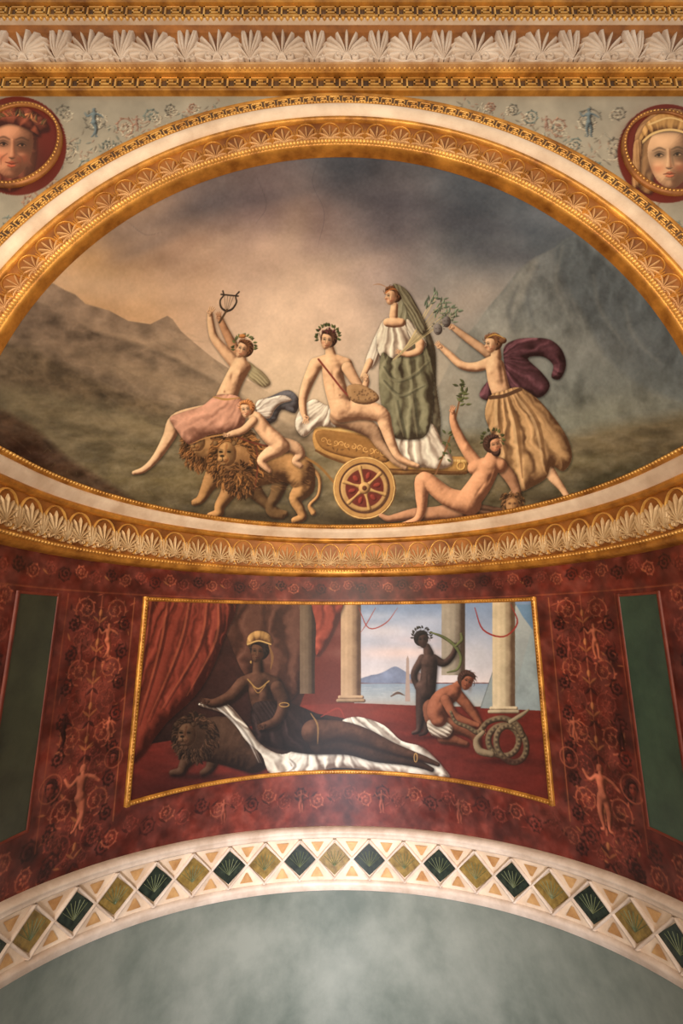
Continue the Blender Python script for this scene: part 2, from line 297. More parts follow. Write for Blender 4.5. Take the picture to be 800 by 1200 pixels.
def shade(x,y,rx,ry,a=.45,c=(46,36,24)): M.glow(x,y,rx,ry,c,a)
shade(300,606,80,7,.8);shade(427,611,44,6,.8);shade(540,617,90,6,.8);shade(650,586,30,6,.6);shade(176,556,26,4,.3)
# --- second lion (behind)
LI=(166,124,78)
M.body([[(262,545,18),(246,566,9),(236,584,5.4),(228,589,4)],[(236,520,22),(262,530,22),(300,540,20)]],LI,dk=.34)
M.mane(238,523,26,(120,82,48),420,1.05,2,.8); M.lionface(232,518,13,-1)
# --- front lion body
M.body([[(330,556,12),(324,578,7.4),(316,594,5.4),(320,603,4.4),(330,605,3.6)],[(288,562,14),(302,580,8),(314,592,5.6),(324,600,5),(334,602,3.6)]],np.array(LI)*.62,dk=.4)
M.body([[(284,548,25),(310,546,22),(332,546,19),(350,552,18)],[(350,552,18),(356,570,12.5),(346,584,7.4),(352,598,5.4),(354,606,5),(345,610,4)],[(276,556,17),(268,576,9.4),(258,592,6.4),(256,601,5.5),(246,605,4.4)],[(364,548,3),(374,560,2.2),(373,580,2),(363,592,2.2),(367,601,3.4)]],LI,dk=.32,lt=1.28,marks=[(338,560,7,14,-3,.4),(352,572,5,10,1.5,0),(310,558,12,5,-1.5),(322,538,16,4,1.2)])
for k in range(160):
    x=rng.uniform(300,364);y=rng.uniform(532,574); M.line([(x,y),(x+5,y+rng.uniform(0,3))],.5,np.array(LI)*rng.uniform(.55,1.3),al=.35,n=1)
for x,y in [(246,604),(342,611),(332,604),(228,589)]:
    for k in range(3): M.line([(x-3+k*2.4,y-1),(x-4+k*2.4,y+3)],.45,(76,52,34),n=1)
M.glow(280,552,30,24,(92,60,34),.8); M.mane(277,538,32,(126,86,48),700,1.1,5,.85); M.mane(282,562,19,(98,66,38),220,1.1,8,.85); M.lionface(266,532,17,-1)
M.line([(262,505),(300,520),(345,528),(375,548)],1.0,(104,52,36)); M.line([(300,522),(302,545),(298,575)],.9,(104,52,36)); M.line([(345,530),(372,545),(392,566)],1.4,(136,98,54),taper=False)
# --- bacchante with lyre-shaped sistrum
M.blob([(290,424),(300,430),(310,438),(317,449),(310,454),(299,449),(290,440)],(156,146,108),rnd=6,al=.8,fold=('dir',.8,.9,0,.25))
M.limb([(281,424,7),(272,404,5.6),(264,388,4.6),(258,374,3.4)],SKD,oc=True); M.hand(258,374,-1.9,9,SKD)
M.body([[(262,484,13),(232,488,12),(207,494,9.6),(198,512,7.3),(186,532,5.2),(176,544,4),(167,551,3.6),(157,554,2.4)]],SK,marks=[(200,516,3,9,1.5,.5)])
M.body([[(283,420,5),(281,428,9)],[(281,432,11),(273,447,11),(265,466,12)],[(274,424,7),(262,410,6),(251,396,4.8),(247,380,4),(246,368,3)],[(281,424,7),(288,430,6)]],SK,marks=[(266,438,5,4.6,3.8),(280,438,4.5,4.4,3),(272,442,2,7,-1.4,.2),(265,459,5,3,-1),(258,404,3,6,1,-.5)])
M.glow(263,459,1,1.4,(130,82,58),.7); M.hand(246,369,-1.3,10,SK)
M.blob([(250,465),(262,462),(280,465),(288,480),(284,500),(262,507),(242,511),(228,520),(218,519),(206,503),(199,490),(214,483),(236,476)],(202,150,124),rnd=11,fold=('fan',300,448,9,.32))
M.line([(250,465),(264,468),(281,466)],1.3,(180,138,78)); M.line([(284,503),(262,509),(242,513),(222,521)],.8,(176,130,80))
M.head(285,410,10.5,.35,-.55,SK,(104,68,44)); M.wreath(286,406,11.5,(84,92,54),17,-3.5,.3); M.ell(284,394,4.0,2.6,(190,126,70),rnd=3)
LY=(54,44,38)
M.limb([(265,365,1.3),(259,360,1.1),(258,352,.9),(262,346,.8),(261,341,.9)],LY,n=4); M.limb([(265,365,1.3),(272,362,1.1),(277,354,.9),(276,347,.8),(280,342,.9)],LY,n=4)
M.line([(259,345),(279,347)],.9,LY,taper=False)
for k in range(4): M.line([(263+k*3.6,346+k*.3),(264+k*1.2,362)],.28,(90,76,60),.9,taper=False,n=1)
M.line([(266,363),(257,378)],1.2,(84,64,46),taper=False)
# --- putto
M.blob([(300,474),(318,464),(338,457),(350,468),(346,484),(330,480),(322,494),(306,496)],(100,98,102),rnd=8,fold=('fan',290,490,8,.3))
M.blob([(300,471),(316,466),(332,463),(342,469),(330,473),(322,480),(316,490),(304,488)],(216,204,188),rnd=5,fold=('fan',292,484,9,.28))
M.body([[(326,520,9),(344,524,7.5),(352,532,5.5),(346,540,4),(352,546,3)]],np.array(SK)*.9)
M.body([[(297,488,6),(301,492,8.5),(311,505,9),(322,516,10),(331,523,8.5)],[(326,526,8.5),(314,532,7),(306,540,5),(312,548,3.6),(316,552,2.4)]],SK,marks=[(330,519,5,5,2),(312,506,3,5,-1)])
M.limb([(297,493,5),(285,504,4.4),(273,508,3.8),(266,510,2.6)],SK,oc=True); M.hand(268,509,3.0,7,SK)
M.head(289,480,9.6,-.15,-.35,SK,(180,120,70))
# --- chariot
GO=(176,132,74)
M.blob([(356,486),(366,478),(378,486),(392,498),(430,500),(456,512),(470,530),(505,534),(548,536),(552,546),(545,556),(500,556),(452,556),(420,548),(392,540),(372,530),(366,514),(368,500),(358,494)],GO,rnd=9,dk=.34,lt=1.3)
M.blob([(372,505),(410,508),(444,516),(456,540),(430,540),(392,532),(374,522)],(144,102,54),rnd=5,dk=.42)
M.ring(364,488,5,5,1.5,(204,162,94)); M.ring(540,546,4.4,4.4,1.3,(202,160,92))
M.line([(366,500),(400,504),(440,510),(462,528),(500,538),(546,540)],1.2,(218,180,114),taper=False)
M.line([(370,528),(396,540),(430,548),(500,552),(546,554)],1.1,(100,66,36),taper=False)
for k in range(11):
    x=379+k*7; y=516+k*1.5
    M.spiral(x,y,3.6,1.1,1 if k%2 else -1,k,(206,162,96),.6,leaves=False); M.leaf(x+3,y+6,k,5,.9,(90,60,32),.6)
for k in range(14): M.line([(472+k*5.2,539),(472+k*5.2,551)],.6,(108,74,40),al=.6,n=1)
M.ell(427,572,37,37,(172,130,76),rnd=4,dk=.42); M.ring(427,572,35.6,35.6,.7,(216,178,114)); M.ell(427,572,30,30,(76,48,34),flat=True,soft=2)
M.ell(427,572,28,28,(176,138,88),rnd=3); M.ell(427,572,22.5,22.5,(100,44,34),flat=True,soft=2)
for k in range(6):
    a=k*pi/3+.3; c,s_=cos(a),sin(a)
    M.limb([(427+5*c,572+5*s_,2.8),(427+14*c,572+14*s_,1.4),(427+25*c,572+25*s_,2.6)],(188,148,92))
    b=a+pi/6; M.ell(427+15*cos(b),572+15*sin(b),4.6,3,(132,54,42),rot=b,rnd=3)
M.ell(427,572,7,7,(192,152,96),rnd=6); M.ell(427,572,2.8,2.8,(94,56,36),rnd=2)
# --- ariadne
M.blob([(468,350),(480,350),(490,362),(500,382),(510,410),(511,450),(516,490),(514,518),(500,532),(480,520),(462,500),(452,460),(446,420),(462,380)],(130,126,102),rnd=14,dk=.42,fold=('fan',474,300,26,.28))
M.blob([(464,500),(492,494),(508,498),(518,518),(531,540),(520,549),(498,548),(478,544),(466,530)],(214,202,182),rnd=8,fold=('fan',476,440,20,.32))
M.blob([(446,382),(440,392),(434,406),(428,424),(434,432),(442,424),(448,408),(452,392)],(214,202,184),rnd=6,fold=('dir',1.9,.9,0,.3)); M.limb([(433,424,4.2),(425,441,3.0)],SK); M.hand(426,439,2.0,8,SK)
M.blob([(448,376),(462,372),(476,377),(483,396),(480,416),(462,424),(446,418),(441,398)],(216,202,180),rnd=9,fold=('fan',458,352,12,.34))
M.blob([(447,414),(460,420),(474,416),(488,404),(500,400),(509,426),(507,462),(505,494),(497,512),(478,515),(460,511),(449,484),(444,450)],(120,116,90),rnd=12,dk=.38,fold=('fan',478,330,22,.34))
M.folds([[(450,430),(464,446),(486,440),(504,424)],[(450,446),(470,464),(498,452)],[(466,470),(470,490),(476,512)],[(486,462),(488,486),(492,512)]],(62,60,46),(162,156,124),2.0,.5)
M.body([[(462,358,4.2),(461,370,5)],[(454,378,5),(462,378,6),(470,378,5)]],SK,oc=False)
M.blob([(476,374),(486,380),(494,392),(500,404),(492,410),(484,402),(478,390)],(208,196,176),rnd=6,fold=('dir',1.0,.9,0,.3))
M.limb([(492,402,5.4),(490,411,4.6),(478,415,3.6),(468,413,2.8)],SK,oc=True); M.hand(471,413,3.3,8,SK)
for k in range(20):
    t=k/19.; x1=508+t*28+rng.uniform(-4,4); y1=346+t*22+rng.uniform(-4,4)
    M.line([(460+t*3,422-t*1),(478+t*4,402+t*3),(x1,y1)],.5,np.array((190,172,128))*rng.uniform(.75,1.15),al=.9)
    for q in range(3): M.leaf(x1-q*5+rng.uniform(-2,2),y1+q*6,rng.uniform(-1.7,.2),7,1.1,np.array((112,128,106))*rng.uniform(.65,1.2))
M.head(460,347,10.2,-.05,-.8,SK,(104,68,44),band=(186,112,60))
M.blob([(460,333),(470,335),(480,344),(490,362),(500,384),(494,392),(482,376),(474,358),(468,344)],(122,116,92),rnd=6,fold=('dir',1.05,.8,0,.25))
M.line([(452,336),(444,333),(437,334)],.7,(168,122,84),.7)
# --- bacchus
M.blob([(366,468),(380,474),(402,484),(396,500),(372,500),(356,512),(346,500),(350,482)],(216,204,184),rnd=7,fold=('fan',392,462,10,.34))
M.body([[(398,488,12),(420,496,11),(437,506,9),(446,520,6.8),(456,532,5),(464,541,4),(475,548,2.8)]],np.array(SK)*.82)
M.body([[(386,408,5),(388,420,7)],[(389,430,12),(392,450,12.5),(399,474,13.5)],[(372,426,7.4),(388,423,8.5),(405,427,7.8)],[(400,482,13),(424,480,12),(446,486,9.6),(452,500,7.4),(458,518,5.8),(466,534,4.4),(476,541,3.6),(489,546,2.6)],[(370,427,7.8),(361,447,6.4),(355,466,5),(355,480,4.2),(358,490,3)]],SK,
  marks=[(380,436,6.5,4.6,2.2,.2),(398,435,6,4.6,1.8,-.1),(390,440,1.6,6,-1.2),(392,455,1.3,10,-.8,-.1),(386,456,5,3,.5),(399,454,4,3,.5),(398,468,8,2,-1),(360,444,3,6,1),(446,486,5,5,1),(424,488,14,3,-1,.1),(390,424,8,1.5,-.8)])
M.limb([(407,431,7),(416,446,5.8),(424,455,4.6),(429,448,3.6),(428,440,2.8)],SK,oc=True); M.hand(429,446,-1.6,8,SK); M.hand(357,487,1.4,10,SK)
M.line([(373,421),(388,440),(404,460),(414,467)],1.1,(128,60,48),taper=False)
M.glow(398,463,1.2,1.2,(120,76,54),.7)
M.blob([(406,454),(420,450),(438,458),(444,468),(430,474),(412,470)],(164,128,88),rnd=6); 
for k in range(30): M.glow(408+rng.uniform(0,33),456+rng.uniform(0,14),.9,.9,(72,48,34),.7)
M.head(384,399,10.8,.12,-.3,SK,(78,50,36)); M.wreath(384,394,11.5,(74,84,48),24,-3.5,.3)
for k in range(10): M.ell(374+rng.uniform(0,20),387+rng.uniform(-3,4),1.3,1.3,(98,54,54),rnd=1.5)
# --- maenad at right
M.blob([(590,408),(604,398),(624,396),(644,398),(658,410),(663,428),(656,444),(646,442),(648,428),(636,418),(618,420),(634,436),(644,452),(632,466),(606,462),(584,470),(566,468),(562,460),(574,444),(590,436)],(82,50,56),rnd=9,dk=.4,lt=1.5,fold=('fan',580,420,9,.36))
M.limb([(572,414,6),(558,404,5),(544,394,4.3),(530,383,3.2)],np.array(SK)*.9,oc=True); M.hand(531,384,3.7,9,np.array(SK)*.95)
M.limb([(640,548,8),(650,562,5.6),(658,572,4),(664,581,3.2),(670,586,2)],SK); M.limb([(606,560,7),(604,572,4.4),(598,580,3),(590,583,2)],np.array(SK)*.8)
M.body([[(581,408,5),(581,418,6.5)],[(580,430,11),(583,446,11.5),(588,462,11)],[(576,424,7),(558,430,5.8),(541,428,4.6),(527,416,4),(515,405,2.8)]],SK,marks=[(572,436,4.4,4.6,3.4),(588,436,2.4,14,-1.8,-.15),(584,450,6,3,-.8),(580,428,5,4,1)])
M.hand(517,407,3.9,9,SK)
M.blob([(574,464),(590,458),(608,454),(628,466),(648,488),(664,512),(670,536),(660,552),(646,546),(640,560),(624,570),(608,576),(592,564),(584,540),(576,510),(568,486)],(182,144,100),rnd=14,dk=.38,fold=('fan',588,430,15,.36))
M.folds([[(594,462),(606,500),(612,560)],[(606,460),(630,496),(640,546)],[(584,466),(586,500),(596,548)]],(108,76,48),(216,182,136),2.4,.6)
M.line([(574,466),(590,464),(610,456)],2.2,(88,62,44),taper=False)
M.head(577,403,10.4,-.12,-.85,SK,(116,78,52)); M.ell(589,399,4.6,3.8,(116,78,52),rnd=4); M.line([(570,396),(580,392),(592,397)],.8,(196,152,80))
for x,y in [(523,377),(513,386)]:
    M.ell(x,y,5.2,6.6,(110,104,100),rnd=5,lt=1.4); M.line([(x-3,y-1),(x-1,y-1)],.6,(40,32,30)); M.line([(x+1,y-1),(x+3,y-1)],.6,(40,32,30)); M.line([(x-2,y+3.5),(x+2,y+3.5)],.6,(46,30,28)); M.wreath(x,y-2,5.8,(140,140,124),11)
# --- satyr reclining
SR=(200,146,108)
M.line([(510,556),(528,510),(540,462)],1.0,(124,86,56),taper=False)
for k in range(20): M.leaf(541+rng.uniform(-5,5),462+rng.uniform(-14,14),rng.uniform(-3,0.3),7,1.5,np.array((88,94,58))*rng.uniform(.7,1.4))
for k in range(12): M.leaf(520+k*.6+rng.uniform(-6,6),538-k*3,rng.uniform(-3,3),6,1.3,(80,88,52))
M.blob([(520,600),(548,590),(580,594),(604,600),(606,612),(570,616),(530,612)],(86,60,44),rnd=6,fold=('dir',.1,.5,0,.3))
M.limb([(585,544,8),(598,560,7),(605,576,5.4),(606,590,4)],np.array(SR)*.8,oc=True); M.hand(606,588,1.9,9,SR)
M.body([[(540,598,12),(512,602,8.6),(488,602,7),(466,606,4.8),(455,608,3.8),(446,604,2.4)]],np.array(SR)*.82)
M.body([[(577,532,6),(574,542,9)],[(572,550,12),(562,568,13.5),(548,587,14)],[(556,548,8.5),(574,544,9),(586,546,8)],[(550,590,14),(524,582,11),(497,562,9.2),(494,580,7.6),(494,596,5.6),(489,608,4.2),(478,613,3.2),(469,615,2)],[(560,546,8),(547,528,6.6),(537,510,5.6),(531,494,4.4),(530,482,3)]],SR,
  marks=[(566,556,6,5,2.2,-.4),(580,554,5,5,1.8),(574,560,1.6,7,-1.4,.4),(562,574,1.3,9,-1,.6),(552,580,8,2,-1,.5),(572,570,5,3,.6),(545,524,3,6,1,.5),(510,570,10,3,1,.6),(497,562,4,4,1),(494,584,3,7,1)])
M.hand(530,484,-1.5,9,SR)
M.head(578,522,10.8,-.2,.7,SR,(70,46,36),beard=True); M.wreath(577,516,11,(80,84,48),18)
M.ell(600,592,13,14,(128,92,60),rnd=12,soft=3); M.mane(600,587,14,(98,70,42),110,.9,12,.6); M.ell(600,593,7.4,9,(168,126,82),rnd=8)
for k in (-1,1): M.glow(600+k*3,590,1.8,1.2,(54,32,24),.9)
M.ell(600,598,2,1.4,(60,32,26),flat=True); M.line([(600,590),(600.6,595)],.6,(110,76,50))
M.img+=((fbm(M.h,M.w,5,200,2)-.5)*12)[...,None]; M.img*=(1+(fbm(M.h,M.w,34,210,3)-.5)*.12)[...,None]
for P in [[(372,190),(366,215),(380,250),(372,290)],[(300,205),(312,240),(300,262)],[(150,260),(170,275),(190,272)]]: M.line(P,.35,(64,62,70),.35)

# ================================================ CLEOPATRA PAINTING
C=Sheet(130,685,665,960,2.4,(96,38,28))
C.blob([(410,700),(640,700),(640,800),(410,800)],(118,142,176),flat=True,grad=(216,204,202),smooth=False)
for (x,y,rx,ry,c,al) in [(450,740,40,9,(220,210,212),.7),(500,728,30,8,(200,202,216),.5),(470,765,60,8,(230,202,192),.7),(610,740,26,30,(120,146,180),.6),(560,770,20,20,(204,204,208),.5),(440,722,26,5,(188,196,212),.6),(490,750,30,5,(214,192,192),.5)]: C.glow(x,y,rx,ry,c,al)
C.blob([(418,800),(432,792),(442,790),(450,787),(462,781),(470,784),(480,790),(492,793),(500,800)],(118,128,152),flat=True,soft=2,tex=.3)
C.blob([(480,800),(490,788),(500,796),(506,802)],(146,118,110),flat=True,soft=3)
C.blob([(415,801),(600,801),(600,828),(415,828)],(136,152,168),flat=True,grad=(170,170,162),smooth=False)
for k in range(40):
    x=418+rng.uniform(0,90);y=803+rng.uniform(0,20); C.line([(x,y),(x+rng.uniform(6,20),y)],.4,(198,198,200),.35,n=1)
C.blob([(474.5,822),(476,772),(477.5,768),(479,772),(480.5,822)],(162,142,132),flat=True,smooth=False)
C.line([(458,816),(466,812),(474,815)],1.4,(90,70,60)); C.line([(460,812),(470,808)],.7,(192,182,172))
C.blob([(560,838),(604,708),(640,708),(642,840)],(170,176,174),flat=True,grad=(134,144,144),smooth=False)
C.blob([(604,708),(640,708),(640,760),(612,722)],(106,136,164),flat=True,smooth=False,soft=3)
C.blob([(604,835),(606,800),(622,740),(640,712),(642,838)],(146,160,162),flat=True,smooth=False,al=.7,soft=2,tex=.2)
C.line([(560,838),(604,708)],.5,(96,104,106),.8,taper=False)
C.blob([(130,860),(360,826),(420,824),(665,834),(665,960),(130,960)],(104,38,30),flat=True,grad=(76,28,22),smooth=False,tex=.3,ts=(.6,3))
C.glow(400,835,90,10,(136,58,42),.5); C.glow(600,920,60,14,(110,36,28),.4); C.glow(200,925,60,16,(50,18,16),.7)
def column(x,w,y0,y1,col,base=True):
    sl,X,Y=C.win(x-w-1,y0,x+w+1,y1); u=(X-x)/w; t=np.clip(.6-.4*(u+.25)**2-.28*u,0,1)
    t=t+.035*np.cos(u*14)+C.nz[sl]*.2; c=C.ramp(col,np.clip(t,0,1)); C.put(sl,c,np.clip((1-abs(u))*w*C.k,0,1))
    if base:
        C.limb([(x-w-1,y1,2.2),(x+w+1,y1,2.2)],np.array(col)*1.05); C.limb([(x-w-3,y1+4,2.2),(x+w+3,y1+4,2.2)],np.array(col)*.9)
column(411,12,700,817,(162,134,104)); column(531,14,700,790,(138,128,112),False); column(590,13.5,700,830,(188,170,138))
# tent hangings: broad red-brown curtain swept down to the left
C.blob([(130,690),(372,690),(376,730),(366,790),(350,830),(300,850),(130,880)],(64,34,27),flat=True,grad=(38,22,19),smooth=False,tex=.3)
C.blob([(262,696),(372,696),(366,750),(356,800),(330,826),(300,806),(276,770)],(80,48,36),rnd=16,fold=('fan',316,300,52,.3))
C.blob([(160,696),(272,696),(262,750),(236,806),(196,846),(150,888)],(122,52,38),rnd=16,dk=.34,fold=('fan',262,560,40,.32))
C.folds([[(246,700),(236,756),(192,832)],[(226,700),(212,760),(176,846)],[(258,700),(256,750),(222,816)],[(200,700),(190,760),(164,850)],[(180,702),(172,760),(158,830)]],(56,22,17),(176,98,66),1.8,.6)
column(360,9,705,812,(94,76,58),False)
C.blob([(366,700),(402,700),(396,726),(382,756),(370,768),(370,732)],(134,56,40),rnd=6,fold=('fan',400,640,14,.3))
for k in range(30): x=166+k*7.6; C.line([(x,706),(x+3,711+4*sin(k*1.1))],.6,(150,106,64),.5,n=2)
C.line([(420,712),(432,736),(452,730),(466,712)],.6,(150,54,44)); C.line([(556,712),(566,738),(590,746),(606,730),(598,708)],.9,(146,46,40)); C.line([(440,712),(430,730),(422,742)],.5,(150,54,44))
# lion lying in shadow at her side
LB=(66,45,32)
C.body([[(228,868,21),(262,868,28),(296,884,22)],[(226,882,11),(216,896,6.4),(212,904,5.4),(202,906,4)],[(252,884,9),(246,900,5.6),(238,906,4.2)]],LB,dk=.35,lt=1.3)
C.glow(228,864,22,24,(44,29,20),.8); C.mane(228,864,26,(64,44,31),480,1.05,21,.85); C.lionface(219,861,16,-1,(90,64,45))
C.blob([(300,850),(360,836),(430,850),(480,880),(500,905),(400,905),(330,900)],(44,28,22),rnd=12)
C.blob([(232,826),(250,821),(268,826),(286,846),(306,872),(330,884),(352,878),(352,906),(318,908),(306,884),(288,868),(276,850),(262,836)],(196,186,168),rnd=7,fold=('fan',230,800,22,.32))
C.blob([(340,884),(380,878),(420,862),(400,846),(420,840),(450,850),(470,868),(496,876),(520,900),(524,912),(480,909),(430,902),(390,900),(352,908)],(204,196,180),rnd=8,fold=('fan',380,790,22,.32))
C.folds([[(252,826),(272,842),(292,866),(306,894)],[(410,866),(430,880),(460,896)],[(424,848),(444,864),(470,884),(500,900)],[(340,890),(346,898),(336,906)]],(104,94,84),(236,232,222),1.6,.6)
CS=(66,42,30)
C.blob([(296,826),(330,822),(366,834),(398,852),(404,872),(372,884),(330,878),(300,866)],(34,23,21),rnd=14,lt=1.7,fold=('fan',300,800,11,.28))
C.body([[(376,870,14),(410,874,11),(440,884,9),(470,890,6.2),(492,896,4.2),(506,902,2.6)]],np.array(CS)*.78,lt=1.5)
C.body([[(368,858,15),(400,857,12),(428,864,10.2),(456,876,7.6),(480,884,5.2),(498,890,3.8),(513,896,2.4)]],CS,lt=1.6,marks=[(428,864,5,5,1),(450,878,10,3,1,.4)])
C.line([(364,836),(372,850),(372,872)],1.0,(140,104,62)); C.line([(376,840),(396,830),(404,842)],1.0,(140,54,42)); C.ring(487,888,1.8,5,.6,(170,132,76))
C.body([[(302,776,5.5),(302,788,6.5)],[(303,803,12.5),(307,820,13.5),(316,842,15)],[(286,800,8),(304,796,9),(322,802,8.4)],[(284,802,8.6),(270,816,7),(252,824,5.6),(240,822,3.8)]],CS,lt=1.6,dk=.36,marks=[(296,812,5,5,2.8),(312,814,5,5,2.8),(304,812,1.8,6,-1.6)])
C.hand(244,822,3.2,10,CS)
C.blob([(296,826),(316,822),(328,834),(322,850),(304,848)],(42,29,26),rnd=7,fold=('dir',1,.7,0,.25))
C.limb([(325,806,8.4),(332,824,7),(324,844,5.6),(306,852,4.2)],CS,lt=1.6,oc=True); C.hand(310,850,2.8,10,CS)
C.line([(290,796),(302,807),(315,798)],.7,(160,124,72),taper=False); C.line([(294,800),(302,812),(311,803)],.45,(150,112,62),taper=False); C.ring(333,826,5.6,2.4,.6,(166,128,70))
C.head(303,764,12.4,.06,-.35,(88,58,40),(34,24,20))
C.blob([(290,757),(291,745),(302,739),(315,743),(318,754),(304,750)],(166,126,74),rnd=6,fold=('fan',304,770,6,.25)); C.line([(290,755),(303,751),(317,755)],.9,(194,156,96),taper=False); C.line([(315,756),(319,770),(317,784)],1.6,(124,88,54)); C.ell(294,776,1.1,1.8,(180,142,80),rnd=1)
CH=(50,35,30)
C.limb([(503,836,6.4),(500,850,4.6),(498,858,3),(492,861,2)],CH,lt=1.6)
C.body([[(500,758,4),(502,766,6)],[(503,776,9.5),(502,794,9.5),(500,812,10)],[(496,806,9),(494,828,7),(492,846,4.6),(490,856,3),(484,859,2)],[(495,772,5.4),(485,790,4),(489,806,3)],[(508,772,5.4),(520,777,4.2),(530,768,3.4),(534,757,2.4)]],CH,lt=1.7,marks=[(497,778,4,3,1.4),(507,778,4,3,1.2),(501,796,1,8,-1)])
C.hand(533,760,-1.3,7,CH)
C.head(494,750,9.4,0,.3,(60,42,36),(24,18,16)); C.wreath(494,746,9.6,(40,36,30),16)
C.limb([(504,741,.8),(518,746,1.7),(532,756,2),(540,770,1.8),(536,784,1.5),(524,788,.8)],(92,98,58)); C.limb([(534,757,1.4),(541,750,2),(540,743,1.6)],(96,100,60))
BO=(138,82,58)
C.body([[(512,850,10),(540,852,9),(556,862,6),(560,874,4)],[(506,830,11),(510,842,12),(522,858,10)],[(520,864,8),(534,868,5),(546,872,3.4)]],np.array(BO)*.85)
C.blob([(500,846),(514,842),(530,852),(524,864),(506,862)],(180,168,150),rnd=5,fold=('dir',.6,.7,0,.3))
C.body([[(537,802,4.6),(533,808,7)],[(530,812,10),(518,820,12),(512,832,12),(514,842,10)],[(534,812,7),(550,830,5.6),(560,844,4.2),(566,856,3.2)]],BO,marks=[(520,818,2,12,-1.4,.7),(528,812,4,4,1.4),(512,828,5,7,1)])
C.hand(565,854,1.3,8,BO); C.limb([(522,820,6),(532,838,5),(548,846,3.8),(560,850,2.8)],BO,oc=True)
C.head(546,798,10.4,.5,.6,BO,(60,38,30))
SN=(92,76,56)
for (x,y,rx,ry,ro) in [(590,868,18,18,.2),(599,872,17,22,-.4)]:
    C.ring(x,y,rx,ry,3.6,SN,ro,dk=.38,lt=1.45)
    for k in range(44):
        a=k*.1428; u,v=rx*cos(a),ry*sin(a); X_,Y_=x+u*cos(ro)-v*sin(ro),y+u*sin(ro)+v*cos(ro); C.glow(X_,Y_,1.3,1.3,(44,34,28) if k%2 else (150,132,98),.65)
P=[(612,862),(606,850),(590,842),(572,846),(560,858),(548,852),(534,846),(528,834)]
C.limb([(p[0],p[1],q) for p,q in zip(P,(3.4,3.6,3.6,3.4,3,2.6,2.2,1.4))],SN,dk=.38,lt=1.45)
for k,p in enumerate(catmull(P,6)): C.glow(p[0],p[1],1.2,1.2,(44,34,28) if k%2 else (146,128,96),.6)
C.limb([(576,884,4),(562,880,4.4),(558,868,3.6),(566,858,2.4)],(130,112,86)); C.limb([(598,846,2.6),(611,838,2.6),(619,832,1.2)],(140,126,98))
C.glow(590,892,34,4,(42,16,14),.7);C.glow(430,913,90,4,(40,16,14),.7);C.glow(500,864,20,3,(42,16,14),.6);C.glow(230,910,34,4,(30,14,12),.7)
C.img*=(.90+.14*fbm(C.h,C.w,40,9,4))[...,None]; C.img+=((fbm(C.h,C.w,5,90,2)-.5)*9)[...,None]

# ================================================ RED WALL (unrolled: U = arc*400 centred, V=-z*400)
A=Sheet(-520,-100,520,290,2.0,(118,38,30))
nn=fbm(A.h,A.w,120,41,5)[...,None]; A.img[:]=np.array((74,30,24))*(1-nn)+np.array((114,50,38))*nn
nn=(fbm(A.h,A.w,22,51,4)-.5)[...,None]; A.img+=nn*44; nn=np.clip(fbm(A.h,A.w,46,71,4)-.52,0,1)[...,None]; A.img=A.img*(1-nn*2)+np.array((50,26,24))*nn*2
OR1=(146,78,56);OR2=(50,22,19);OR3=(116,54,42);OR4=(164,104,62)
def fig(s,x,y,h,col,g=1):
    r=h/15.
    s.limb([(x,y-h*.88,r*.8),(x,y-h*.85,r*.9)],col,n=2)
    s.body([[(x,y-h*.8,r*.5),(x,y-h*.76,r*.6)],[(x-r,y-h*.74,r*.6),(x+r,y-h*.74,r*.6)],[(x,y-h*.7,r*1.3),(x,y-h*.56,r*1.0),(x,y-h*.47,r*1.3)],
     [(x-r*.5,y-h*.46,r*1.0),(x-g*r,y-h*.24,r*.8),(x-r*.5,y-h*.03,r*.4),(x-r*1.2,y,r*.3)],[(x+r*.5,y-h*.46,r*1.0),(x+r*1.2,y-h*.24,r*.8),(x+r*.9,y-h*.03,r*.4),(x+r*1.6,y,r*.3)],
     [(x-r*1.1,y-h*.74,r*.55),(x-r*3,y-h*.66,r*.45),(x-r*4.5,y-h*.78,r*.3)],[(x+r*1.1,y-h*.74,r*.55),(x+r*3,y-h*.7,r*.45),(x+r*4.6,y-h*.62,r*.3)]],col,oc=False)
def both(fn):
    for g in (-1,1): fn(g)
